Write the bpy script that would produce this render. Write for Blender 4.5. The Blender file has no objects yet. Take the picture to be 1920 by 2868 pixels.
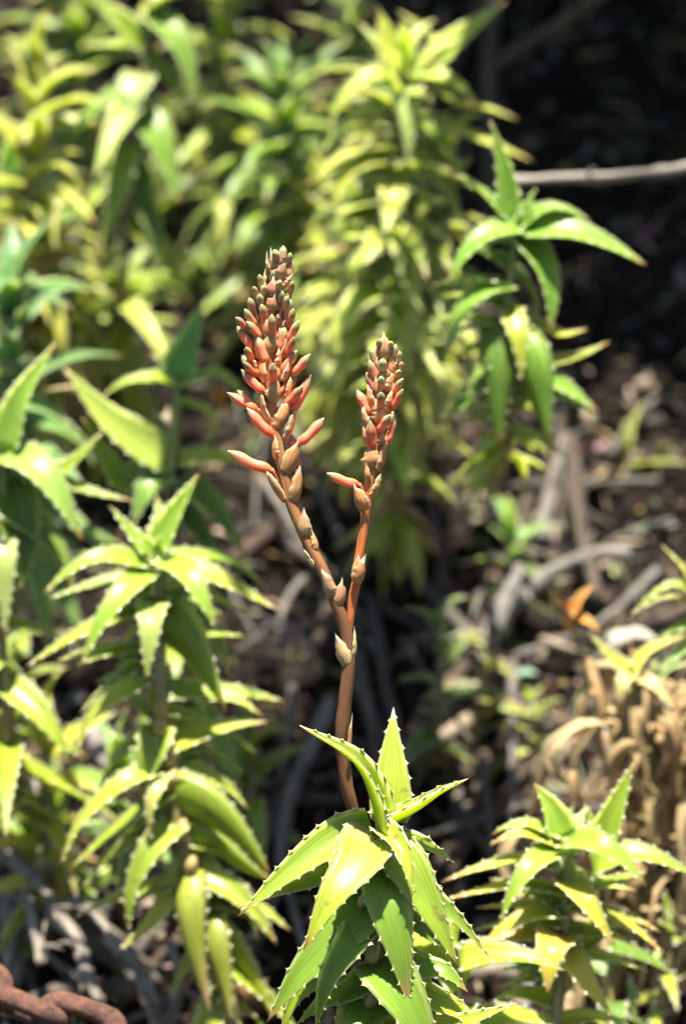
import bpy, math, random
import numpy as np
from mathutils import Vector, noise

# ------------------------------------------------------------------ camera, sky, sun, exposure
SC = bpy.context.scene
COL = SC.collection
CAM = np.array([0.0, 0.0, 1.35]); PITCH = math.radians(15); D0 = 1.75; K = 0.4 / 2868
FW = np.array([0, math.cos(PITCH), -math.sin(PITCH)])
UP = np.array([0, math.sin(PITCH), math.cos(PITCH)])
RT = np.array([1.0, 0, 0])
cd = bpy.data.cameras.new('camera'); cam = bpy.data.objects.new('camera', cd); COL.objects.link(cam)
cam.location = CAM; cam.rotation_euler = (math.radians(90) - PITCH, 0, 0)
cd.sensor_fit = 'VERTICAL'; cd.sensor_height = 36; cd.lens = 90; cd.clip_end = 500; cd.clip_start = 0.02
cd.dof.use_dof = True; cd.dof.focus_distance = D0 * 0.992; cd.dof.aperture_fstop = 3.4; cd.dof.aperture_blades = 0
SC.camera = cam
SUN_EL = math.radians(86.5); SUN_AZ = math.radians(176)         # azimuth from +Y towards +X: high, a little to the camera's side
w = bpy.data.worlds.new('World'); SC.world = w; w.use_nodes = True
nt = w.node_tree; nt.nodes.clear()
sky = nt.nodes.new('ShaderNodeTexSky'); sky.sky_type = 'NISHITA'; sky.sun_disc = False
sky.sun_elevation = SUN_EL; sky.sun_rotation = SUN_AZ
bg = nt.nodes.new('ShaderNodeBackground'); bg.inputs[1].default_value = 0.05
wo = nt.nodes.new('ShaderNodeOutputWorld')
nt.links.new(sky.outputs[0], bg.inputs[0]); nt.links.new(bg.outputs[0], wo.inputs[0])
sd = bpy.data.lights.new('sun', 'SUN'); sd.energy = 5.0; sd.angle = math.radians(0.55); sd.color = (1.0, 0.94, 0.82)
sun = bpy.data.objects.new('sun', sd); COL.objects.link(sun)
SDIR = Vector((math.cos(SUN_EL) * math.sin(SUN_AZ), math.cos(SUN_EL) * math.cos(SUN_AZ), math.sin(SUN_EL)))
sun.rotation_euler = SDIR.to_track_quat('Z', 'Y').to_euler(); sun.location = (0, 4, 6)
SC.view_settings.view_transform = 'Standard'; SC.view_settings.look = 'None'
SC.view_settings.gamma = 1; SC.view_settings.exposure = 1.58; SC.view_settings.use_curve_mapping = False
SC.render.engine = 'CYCLES'; SC.cycles.use_denoising = True
SC.cycles.max_bounces = 8; SC.cycles.sample_clamp_indirect = 6
try: SC.cycles.denoiser = 'OPENIMAGEDENOISE'
except Exception: pass

rnd = random.Random(7)
def P(px, py, r=1.0):
    d = D0 * r
    return CAM + FW * d + RT * ((px - 960) * K * d) + UP * ((1434 - py) * K * d)
def nz(x, y, z=0.0): return noise.noise(Vector((x, y, z)))

# ------------------------------------------------------------------ materials
def new_mat(name):
    m = bpy.data.materials.new(name); m.use_nodes = True
    n = m.node_tree; b = n.nodes['Principled BSDF']
    return m, n, b
def col_chain(n, b, amount=0.35, scale=60.0, detail=4, gain=(0.75, 1.25), streak=None):
    a = n.nodes.new('ShaderNodeAttribute'); a.attribute_name = 'Col'
    tx = n.nodes.new('ShaderNodeTexNoise'); tx.inputs['Scale'].default_value = scale; tx.inputs['Detail'].default_value = detail
    if streak:
        at = n.nodes.new('ShaderNodeAttribute'); at.attribute_name = 'lf'
        mp = n.nodes.new('ShaderNodeMapping'); mp.inputs['Scale'].default_value = streak
        n.links.new(at.outputs['Vector'], mp.inputs['Vector']); n.links.new(mp.outputs[0], tx.inputs['Vector'])
    else:
        tc = n.nodes.new('ShaderNodeTexCoord'); n.links.new(tc.outputs['Object'], tx.inputs['Vector'])
    mr = n.nodes.new('ShaderNodeMapRange'); mr.inputs[1].default_value = 0.3; mr.inputs[2].default_value = 0.7
    mr.inputs[3].default_value = gain[0]; mr.inputs[4].default_value = gain[1]
    n.links.new(tx.outputs['Fac'], mr.inputs[0])
    mx = n.nodes.new('ShaderNodeMix'); mx.data_type = 'RGBA'; mx.blend_type = 'MULTIPLY'; mx.inputs[0].default_value = 1.0
    n.links.new(a.outputs['Color'], mx.inputs[6]); n.links.new(mr.outputs[0], mx.inputs[7])
    n.links.new(mx.outputs[2], b.inputs['Base Color'])
    return mx.outputs[2], tx
def bump(n, b, tex, strength, dist):
    bp = n.nodes.new('ShaderNodeBump'); bp.inputs['Strength'].default_value = strength; bp.inputs['Distance'].default_value = dist
    n.links.new(tex.outputs['Fac'], bp.inputs['Height']); n.links.new(bp.outputs[0], b.inputs['Normal'])
def mat_plant(name, rough, sss, radius, scale, gain, streak, bstr=0.15, bdist=0.0006, spec=0.5, spots=0.0):
    m, n, b = new_mat(name)
    c, tx = col_chain(n, b, scale=6.0, gain=gain, streak=streak)
    b.inputs['Roughness'].default_value = rough
    b.inputs['Specular IOR Level'].default_value = spec
    b.inputs['Subsurface Weight'].default_value = sss
    b.inputs['Subsurface Radius'].default_value = radius
    b.inputs['Subsurface Scale'].default_value = scale
    if spots:
        tc = n.nodes.new('ShaderNodeTexCoord'); sp = n.nodes.new('ShaderNodeTexNoise'); sp.inputs['Scale'].default_value = 85; sp.inputs['Detail'].default_value = 3
        n.links.new(tc.outputs['Object'], sp.inputs['Vector'])
        mr = n.nodes.new('ShaderNodeMapRange'); mr.inputs[1].default_value = 0.665; mr.inputs[2].default_value = 0.74; mr.inputs[4].default_value = spots
        n.links.new(sp.outputs['Fac'], mr.inputs[0])
        mx = n.nodes.new('ShaderNodeMix'); mx.data_type = 'RGBA'; n.links.new(mr.outputs[0], mx.inputs[0]); n.links.new(c, mx.inputs[6]); mx.inputs[7].default_value = (0.17, 0.10, 0.035, 1)
        n.links.new(mx.outputs[2], b.inputs['Base Color'])
    bump(n, b, tx, bstr, bdist)
    return m
M = {}
M['leaf'] = mat_plant('aloe_leaf', 0.38, 0.9, (0.9, 1.0, 0.3), 0.008, (0.74, 1.18), (1.6, 0.55, 9.0), 0.30, 0.0010, 0.38, spots=0.7)
M['tooth'] = mat_plant('leaf_tooth', 0.35, 0.3, (1, 1, 0.5), 0.002, (0.9, 1.1), (1, 1, 9))
M['bud'] = mat_plant('flower_bud', 0.40, 0.75, (1.0, 0.45, 0.28), 0.006, (0.78, 1.15), (1.0, 0.5, 1.0), 0.25, 0.0006)
M['bract'] = mat_plant('papery_bract', 0.45, 0.6, (1.0, 0.8, 0.6), 0.0016, (0.6, 1.2), (1.7, 0.35, 7.0), 0.35, 0.0005)
M['stalk'] = mat_plant('flower_stalk', 0.42, 0.35, (1.0, 0.5, 0.25), 0.004, (0.62, 1.25), (1.3, 0.45, 1.3), 0.5, 0.001, spots=0.5)
M['dry'] = mat_plant('dry_leaf', 0.7, 0.25, (1, 0.8, 0.5), 0.003, (0.55, 1.25), (5.0, 2.0, 9.0), 0.5, 0.001, 0.3)
def mat_bark():
    m, n, b = new_mat('bark')
    c, tx = col_chain(n, b, scale=7.0, detail=8, gain=(0.45, 1.35), streak=(4.0, 14.0, 9.0))
    b.inputs['Roughness'].default_value = 0.85; b.inputs['Specular IOR Level'].default_value = 0.25
    bump(n, b, tx, 0.7, 0.003); return m
M['bark'] = mat_bark()
def mat_soil():
    m, n, b = new_mat('soil')
    tc = n.nodes.new('ShaderNodeTexCoord')
    t1 = n.nodes.new('ShaderNodeTexNoise'); t1.inputs['Scale'].default_value = 9; t1.inputs['Detail'].default_value = 9; t1.inputs['Roughness'].default_value = 0.65
    n.links.new(tc.outputs['Object'], t1.inputs['Vector'])
    cr = n.nodes.new('ShaderNodeValToRGB'); n.links.new(t1.outputs['Fac'], cr.inputs[0])
    e = cr.color_ramp.elements; e[0].position = 0.3; e[0].color = (0.007, 0.005, 0.0035, 1); e[1].position = 0.72; e[1].color = (0.034, 0.024, 0.016, 1)
    x = cr.color_ramp.elements.new(0.5); x.color = (0.014, 0.010, 0.007, 1)
    n.links.new(cr.outputs[0], b.inputs['Base Color']); b.inputs['Roughness'].default_value = 0.95
    b.inputs['Specular IOR Level'].default_value = 0.15
    t2 = n.nodes.new('ShaderNodeTexNoise'); t2.inputs['Scale'].default_value = 70; t2.inputs['Detail'].default_value = 8
    n.links.new(tc.outputs['Object'], t2.inputs['Vector']); bump(n, b, t2, 1.0, 0.02); return m
M['soil'] = mat_soil()
def mat_litter():
    m, n, b = new_mat('litter')
    c, tx = col_chain(n, b, scale=40.0, gain=(0.6, 1.25)); b.inputs['Roughness'].default_value = 0.6
    b.inputs['Subsurface Weight'].default_value = 0.0; return m
M['litter'] = mat_litter()
def mat_rust():
    m, n, b = new_mat('rust')
    tc = n.nodes.new('ShaderNodeTexCoord')
    t1 = n.nodes.new('ShaderNodeTexNoise'); t1.inputs['Scale'].default_value = 110; t1.inputs['Detail'].default_value = 8; t1.inputs['Roughness'].default_value = 0.75
    n.links.new(tc.outputs['Object'], t1.inputs['Vector'])
    cr = n.nodes.new('ShaderNodeValToRGB'); n.links.new(t1.outputs['Fac'], cr.inputs[0])
    e = cr.color_ramp.elements; e[0].position = 0.34; e[0].color = (0.06, 0.026, 0.019, 1); e[1].position = 0.68; e[1].color = (0.36, 0.15, 0.075, 1); e2 = e.new(0.52); e2.color = (0.19, 0.092, 0.066, 1)
    n.links.new(cr.outputs[0], b.inputs['Base Color']); b.inputs['Roughness'].default_value = 0.5
    b.inputs['Metallic'].default_value = 0.1
    bump(n, b, t1, 1.0, 0.005); return m
M['rust'] = mat_rust()

# ------------------------------------------------------------------ mesh helpers
class MB:
    def __init__(s): s.v = []; s.f = []; s.c = []; s.l = []; s.n = 0
    def add(s, v, f, c, l):
        v = np.asarray(v, float); o = s.n
        s.v.append(v); s.c.append(np.asarray(c, float)); s.l.append(np.asarray(l, float))
        s.f.extend([tuple(i + o for i in q) for q in f]); s.n += len(v)
    def link(s, name, mat, parent=None, base=(0, 0, 0), smooth=True):
        v = np.concatenate(s.v) - np.asarray(base)
        me = bpy.data.meshes.new(name); me.from_pydata(v.tolist(), [], s.f)
        if smooth: me.polygons.foreach_set('use_smooth', np.ones(len(me.polygons), bool))
        c = np.concatenate(s.c); c4 = np.ones((len(v), 4), np.float32); c4[:, :3] = np.clip(c, 0, 1)
        a = me.attributes.new('Col', 'FLOAT_COLOR', 'POINT'); a.data.foreach_set('color', c4.ravel())
        a = me.attributes.new('lf', 'FLOAT_VECTOR', 'POINT'); a.data.foreach_set('vector', np.concatenate(s.l).astype(np.float32).ravel())
        me.materials.append(mat); me.update()
        o = bpy.data.objects.new(name, me); COL.objects.link(o)
        if parent is not None: o.parent = parent
        return o
def unit(v):
    v = np.asarray(v, float); n = np.linalg.norm(v); return v / n if n > 1e-12 else v
def spline(pts, n, power=1.0):
    """Catmull-Rom through pts, resampled to n+1 points by arc length (power < 1 crowds samples at the end)."""
    p = np.asarray(pts, float)
    if len(p) == 2: p = np.array([p[0], (p[0] + p[1]) / 2, p[1]])
    q = np.vstack([2 * p[0] - p[1], p, 2 * p[-1] - p[-2]]); out = []
    for i in range(1, len(q) - 2):
        for t in np.linspace(0, 1, 14, endpoint=False):
            a, b, c, d = q[i - 1], q[i], q[i + 1], q[i + 2]
            out.append(0.5 * (2 * b + (c - a) * t + (2 * a - 5 * b + 4 * c - d) * t * t + (3 * b - a - 3 * c + d) * t ** 3))
    out.append(p[-1]); out = np.array(out)
    s = np.concatenate([[0], np.cumsum(np.linalg.norm(np.diff(out, axis=0), axis=1))]); L = s[-1]
    u = np.linspace(0, 1, n + 1) ** power * L
    return np.stack([np.interp(u, s, out[:, k]) for k in range(3)], 1), L, u / L
def tangents(c):
    t = np.gradient(c, axis=0); return t / np.maximum(np.linalg.norm(t, axis=1, keepdims=True), 1e-9)
def frames(c, hint):
    """normals along a curve: projected hint where it is well defined, carried along from there"""
    T = tangents(c); h = unit(hint); k = int(np.argmin(np.abs(T @ h))); N = np.zeros_like(T)
    N[k] = unit(h - (h @ T[k]) * T[k])
    for i in range(k + 1, len(c)): N[i] = unit(N[i - 1] - (N[i - 1] @ T[i]) * T[i])
    for i in range(k - 1, -1, -1): N[i] = unit(N[i + 1] - (N[i + 1] @ T[i]) * T[i])
    return T, N, np.cross(T, N)
_grid = {}
def tube_faces(n, m, cap=True):
    k = (n, m, cap)
    if k not in _grid:
        f = []
        for i in range(n):
            for j in range(m):
                a = i * m + j; b = i * m + (j + 1) % m; f.append((a, b, b + m, a + m))
        if cap: f.append(tuple(range(m - 1, -1, -1))); f.append(tuple(n * m + j for j in range(m)))
        _grid[k] = f
    return _grid[k]
def tube(mb, pts, radii, colfn, n=16, m=10, hint=(0.3, -1, 0.2), wob=0.0, seed=0.0, flat=1.0, power=1.0):
    c, L, u = spline(pts, n, power); T, N, B = frames(c, hint)
    rr = np.interp(u, np.linspace(0, 1, len(radii)), radii)
    a = np.linspace(0, 2 * math.pi, m, endpoint=False)
    V = []; C = []; Lf = []
    for i in range(n + 1):
        for j in range(m):
            r = rr[i] * (1 + wob * nz(math.cos(a[j]) * 1.3 + seed, math.sin(a[j]) * 1.3, u[i] * L / max(rr.mean(), 1e-4) * 0.25))
            V.append(c[i] + N[i] * (math.cos(a[j]) * r * flat) + B[i] * (math.sin(a[j]) * r))
            C.append(colfn(u[i], a[j])); Lf.append((math.cos(a[j]) + seed, u[i] * L * 8, math.sin(a[j]) + seed))
    mb.add(V, tube_faces(n, m), C, Lf); return c, T
def mixc(a, b, t): return tuple(x + (y - x) * t for x, y in zip(a, b))
def sstep(a, b, x):
    t = min(1, max(0, (x - a) / (b - a))); return t * t * (3 - 2 * t)

GREEN = (0.22, 0.31, 0.03); YGREEN = (0.36, 0.39, 0.045); DEEP = (0.11, 0.19, 0.025); BLUEG = (0.10, 0.22, 0.08)
YELLOW = (0.50, 0.40, 0.07); TAN = (0.46, 0.31, 0.14); ORANGE = (0.50, 0.22, 0.05); PALE = (0.55, 0.58, 0.25); TIPC = (0.32, 0.12, 0.04)
def leaf_prof(t):
    if t < 0.16: return 0.80 + 0.20 * math.sin(t / 0.16 * math.pi / 2)
    k = (t - 0.16) / 0.84; return max(0.012, (1 - k ** 1.28) * (1 - 0.10 * k))
def bract_prof(t):
    if t < 0.35: return 0.74 + 0.26 * math.sin(t / 0.35 * math.pi / 2)
    k = (t - 0.35) / 0.65; return max(0.12, 1 - k ** 2.6)
def leaf_geo(mb, pts, width, hint=(0, 0, 1), roll=0.0, thick=None, ch=0.28, col=GREEN, tip=TIPC, tipn=0.065, n=14, m=6, prof=leaf_prof,
             seed=0.0, basecol=None, wave=0.0, twist=0.0, edge=PALE, edgew=0.35, chp=1.7, ragged=0.0, vein=0.0):
    """closed, thick, channelled leaf; returns what the teeth need"""
    c, L, u = spline(pts, n, 0.9); T, N, B = frames(c, hint)
    if roll or twist:
        for i in range(n + 1):
            a = math.radians(roll + twist * u[i]); N[i], B[i] = N[i] * math.cos(a) + B[i] * math.sin(a), B[i] * math.cos(a) - N[i] * math.sin(a)
    if thick is None: thick = width * 0.10
    ss = np.linspace(-1, 1, m + 1); V = []; C = []; Lf = []; mar = ([], [])
    for i in range(n + 1):
        t = u[i]; w = width * 0.5 * prof(t) * (1 + wave * nz(t * 6 + seed, seed)); th = min(thick * (1 - 0.7 * t), w * 0.9 + 1e-4)
        row = []
        for s in ss: row.append((s, 0.0))
        for s in ss[-2:0:-1]: row.append((s, -th * math.sqrt(max(0, 1 - s * s)) - 0.0002))
        for j, (s, z) in enumerate(row):
            h = ch * w * abs(s) ** chp
            b_ = s * w * (1 - 0.25 * ch * s * s)
            tj = 0.0
            if ragged and t > 0.8: tj = ragged * nz(s * 4 + seed, seed * 3.1) * (t - 0.8) * 5
            V.append(c[i] + B[i] * b_ + N[i] * (h + z) + T[i] * tj)
            cc = mixc(col, edge, edgew * sstep(0.72, 1.0, abs(s)))
            cc = mixc(cc, tip, sstep(1 - 2.4 * tipn, 1 - 0.4 * tipn, t + 0.03 * nz(s * 3 + seed, t * 9)))
            if basecol: cc = mixc(basecol, cc, sstep(0.0, 0.2, t))
            if vein: cc = mixc(cc, (0.42, 0.15, 0.07), vein * max(0, math.cos(s * 15 + seed)) ** 3 * (0.4 + 0.6 * t))
            g = 1 + 0.16 * nz(s * 0.9 + seed * 2, t * 4, seed); C.append(tuple(x * g for x in cc)); Lf.append((s + seed, t * L * 6, seed))
        w_ = w * (1 - 0.25 * ch)
        for k, sg in enumerate((-1, 1)): mar[k].append((c[i] + B[i] * sg * w_ + N[i] * (ch * w), B[i] * sg, T[i], N[i], t))
    mb.add(V, tube_faces(n, 2 * m), C, Lf)
    return mar, L
def teeth_geo(mb, mar, L, spacing=0.0078, size=0.0024, col=GREEN, tipc=(0.34, 0.12, 0.05), seed=0.0, mid=(0.50, 0.50, 0.22), lo=0.06, hi=0.95):
    for k in (0, 1):
        rows = mar[k]; ts = np.array([r[4] for r in rows]); t = lo + 0.03 * abs(nz(seed, k + 3.3))
        while t < hi:
            i = max(0, min(len(ts) - 2, int(np.searchsorted(ts, t)) - 1)); f = (t - ts[i]) / (ts[i + 1] - ts[i])
            A, Bq = rows[i], rows[i + 1]; p = A[0] + (Bq[0] - A[0]) * f; o = unit(A[1] + (Bq[1] - A[1]) * f); T = A[2]; N = A[3]
            sz = size * (1 - 0.45 * t) * (0.8 + 0.5 * abs(nz(t * 31 + seed, k)))
            d = unit(o + T * 0.28 + N * 0.25)
            V = []; C = []
            for lv, (h, hw, hn) in enumerate(((-0.35, 1.5, 0.40), (0.25, 0.42, 0.26), (0.62, 0.17, 0.13))):
                q = p + d * h * sz
                V += [q + T * hw * sz, q + N * hn * sz, q - T * hw * sz, q - N * hn * sz]; C += [(mixc(col, mid, 0.35), mid, mixc(mid, tipc, 0.6))[lv]] * 4
            V.append(p + d * sz * 1.1); C.append(tipc)
            F = []
            for a in (0, 4):
                for j in range(4): F.append((a + j, a + (j + 1) % 4, a + 4 + (j + 1) % 4, a + 4 + j))
            F += [(8 + j, 8 + (j + 1) % 4, 12) for j in range(4)] + [(3, 2, 1, 0)]
            mb.add(V, F, C, [(0, t * 5, seed)] * 13)
            t += spacing / max(L, 1e-3) * (0.75 + 0.5 * rnd.random()) * (1.15 - 0.35 * t)

# ------------------------------------------------------------------ the ground
def gz(x, y):
    s = y - 1.527
    b = 0.579 * 0.5 * (s + math.sqrt(s * s + 0.02))
    if y > 5: b = 0.579 * (5 - 1.527) + (12 - 5) * 0.25 * (1 - math.exp(-(y - 5) / 7.0) ) * 1.0
    return b + 0.05 * nz(x * 2.3, y * 2.3, 1.7) + 0.022 * nz(x * 8, y * 8, 4.1)
def hit(px, py):
    """ratio r at which the sight line of a photo pixel meets the ground"""
    lo, hi_ = 1.0, None; r = 1.0
    while r < 4:
        p = P(px, py, r)
        if p[2] < gz(p[0], p[1]): hi_ = r; break
        lo = r; r += 0.02
    if hi_ is None: return 2.2
    for _ in range(12):
        mid = (lo + hi_) / 2; p = P(px, py, mid)
        if p[2] < gz(p[0], p[1]): hi_ = mid
        else: lo = mid
    return hi_
def axis_coords(a, b, st, far):
    c = list(np.arange(a, b + 1e-6, st)); s = st; x = b
    while x < far: s *= 1.35; x += s; c.append(x)
    s = st; x = a
    while x > -far: s *= 1.35; x -= s; c.insert(0, x)
    return c
def build_ground():
    xs = axis_coords(-1.3, 1.3, 0.02, 90); ys = axis_coords(1.3, 4.4, 0.02, 90)
    V = []; F = []; nx = len(xs)
    for y in ys:
        for x in xs: V.append((x, y, gz(x, y)))
    for j in range(len(ys) - 1):
        for i in range(nx - 1): a = j * nx + i; F.append((a, a + 1, a + 1 + nx, a + nx))
    mb = MB(); mb.add(V, F, [(0.05, 0.035, 0.02)] * len(V), [(0, 0, 0)] * len(V))
    o = mb.link('ground', M['soil']); o['kind'] = 'structure'
build_ground()

# ------------------------------------------------------------------ things
def thing(name, label, cat, base, group=None):
    o = bpy.data.objects.new(name, None); COL.objects.link(o); o.location = base; o.empty_display_size = 0.05
    o['label'] = label; o['category'] = cat
    if group: o['group'] = group
    return o
def tag(o, label, cat, group=None):
    o['label'] = label; o['category'] = cat
    if group: o['group'] = group
    return o
class Aloe:
    """one aloe: Empty at the foot > stem, leaves (> teeth)"""
    def __init__(s, label, stem, r, rad=9, crop=(0, 0, 1), sub=True, name='aloe_plant', cat='aloe', stemcol=(0.34, 0.27, 0.12), group='aloes growing on the bank', drop=True, tooth=1.15, recline=True):
        s.crop = crop; s.r = r; s.sub = sub; s.i = rnd.random() * 50; s.tooth = tooth; s.wk = 1.08; s.tc = dict(mid=(0.80, 0.82, 0.55), tipc=(0.62, 0.50, 0.28))
        pts = [s.pt(q) for q in stem]                         # apex first, going down
        if drop:
            e = pts[-1]; g = gz(e[0], e[1] + 0.02)
            if e[2] > g and recline:
                q = e.copy(); st = np.array([0.0, 0.0085, -0.0035]); k = 0; d = unit(pts[-1] - pts[-2]) * 0.009
                while q[2] > gz(q[0], q[1]) - 0.02 and k < 400:
                    d = unit(unit(d) * 0.82 + unit(st) * 0.18) * 0.009; q = q + d; k += 1
                    if k % 6 == 0: pts.append(q.copy())
                pts.append(q.copy())
            elif e[2] > g: pts += [e + np.array([0.01, 0.01, (g - e[2]) * 0.5]), np.array([e[0] + 0.015, e[1] + 0.02, g - 0.02])]
        pts = pts[::-1]; s.base = pts[0].copy(); s.base[2] += 0.02; s.stem = pts
        s.root = thing(name, label, cat, s.base, group)
        rm = rad * K * D0 * r; mb = MB(); n = max(24, int(spline(pts, 4)[1] / 0.008))
        sd_ = s.i
        def cf(u, a):
            g = 0.85 + 0.3 * nz(u * 14 + sd_, math.cos(a), math.sin(a)); b = 0.5 + 0.5 * math.sin(u * n * 0.55)
            c = mixc((stemcol[0] * 0.6, stemcol[1] * 0.55, stemcol[2] * 0.55), stemcol, b); c = mixc(c, (0.30, 0.36, 0.09), sstep(0.8, 1, u)); return tuple(x * g for x in c)
        tube(mb, pts, [rm * 1.1, rm * 1.1, rm, rm * 0.8], cf, n=n, m=10, wob=0.25, seed=sd_)
        mb.link('stem', M['bark'] if stemcol[0] < 0.3 else M['stalk'], s.root, s.base)
    def pt(s, q, r=None):
        x0, y0, k = s.crop; dz = q[2] if len(q) > 2 else 0.0
        return P(x0 + q[0] * k, y0 + q[1] * k, (r or s.r) + dz * K)
    def leaf(s, pts, w, col=GREEN, hint=(0, -0.25, 1), world=False, spacing=0.0125, tsize=0.0025, mat='leaf', **kw):
        p = pts if world else [s.pt(q) for q in pts]
        W = w if world else w * s.crop[2] * K * D0 * s.r * s.wk
        s.i += 1.37; mb = MB(); kw.setdefault('seed', s.i)
        if mat == 'leaf': col = (col[0] * 1.03, col[1] * 1.04, col[2] * 0.85)
        jit = 0.06 * nz(s.i, 1.1); col = tuple(max(0.01, x * (1 + 0.18 * nz(s.i * 1.7, 3.3) + jit)) for x in col)
        mar, L = leaf_geo(mb, p, W, hint=hint, col=col, **kw)
        if mat == 'dry': return mb.link('leaf', M['dry'], s.root, s.base)
        if s.sub:
            o = mb.link('leaf', M[mat], s.root, s.base); tb = MB()
            teeth_geo(tb, mar, L, spacing, tsize * s.tooth, col, seed=s.i, **s.tc)
            if tb.n: t = tb.link('margin_teeth', M['tooth'], o, s.base, smooth=False); t['kind'] = 'stuff'
        else:
            teeth_geo(mb, mar, L, spacing, tsize * s.tooth, col, seed=s.i, **s.tc); o = mb.link('leaf', M[mat], s.root, s.base)
        return o
    def spray(s, n, length, width, rng, cols, t0=1.0, t1=0.35, el0=75, el1=-35, droop=0.5, az0=None, dry=0.0, azs=None):
        """leaves in a spiral down the stem, from upright at the tip to hanging below"""
        c, L, u = spline(s.stem, 60); az = rng.random() * 6.28 if az0 is None else az0
        for i in range(n):
            f = i / max(1, n - 1); k = t0 + (t1 - t0) * f; b = np.array([np.interp(k, u, c[:, q]) for q in range(3)])
            az += math.radians(137 + rng.uniform(-38, 38)); el = math.radians(el0 + (el1 - el0) * f ** 0.8 + rng.uniform(-24, 24))
            a_ = az if azs is None else math.radians(rng.uniform(*azs))
            ln = length * (0.55 + 0.45 * min(1, f * 4 + 0.2)) * rng.uniform(0.65, 1.25); dr = droop * rng.uniform(0.3, 1.6)
            h = np.array([math.cos(a_), math.sin(a_), 0]); p = [b]; e = el
            for q in range(3):
                p.append(p[-1] + (h * math.cos(e) + np.array([0, 0, math.sin(e)])) * ln / 3); e -= dr * 0.55
            cc = mixc(cols[0], cols[1], min(1, f * rng.uniform(0.5, 1.3)))
            hint = (rng.uniform(-.35, .35), -0.25 + rng.uniform(-.3, .2), 1) if el < 1.1 else tuple(-h + np.array([0, 0, 0.4]))
            if rng.random() < dry * f: s.leaf(p, width * rng.uniform(0.5, 0.8), TAN, hint, True, mat='dry', wave=0.5, twist=rng.uniform(-60, 60), ch=0.6)
            else: s.leaf(p, min(width * rng.uniform(0.8, 1.15), ln * .42), cc, hint, True, ch=rng.uniform(0.15, 0.5), twist=rng.uniform(-25, 25), tipn=rng.uniform(0.03, 0.09))

C1 = (600, 650, 0.38265); C2 = (700, 1350, 0.38265); C3 = (600, 1950, 0.5421); C4 = (0, 1100, 0.5102); C5 = (0, 1950, 0.5102); C6 = (1200, 1950, 0.4592)
CT = (800, 0, 0.7143); CL = (0, 0, 0.6122); CM = (1000, 1150, 0.5867)

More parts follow.
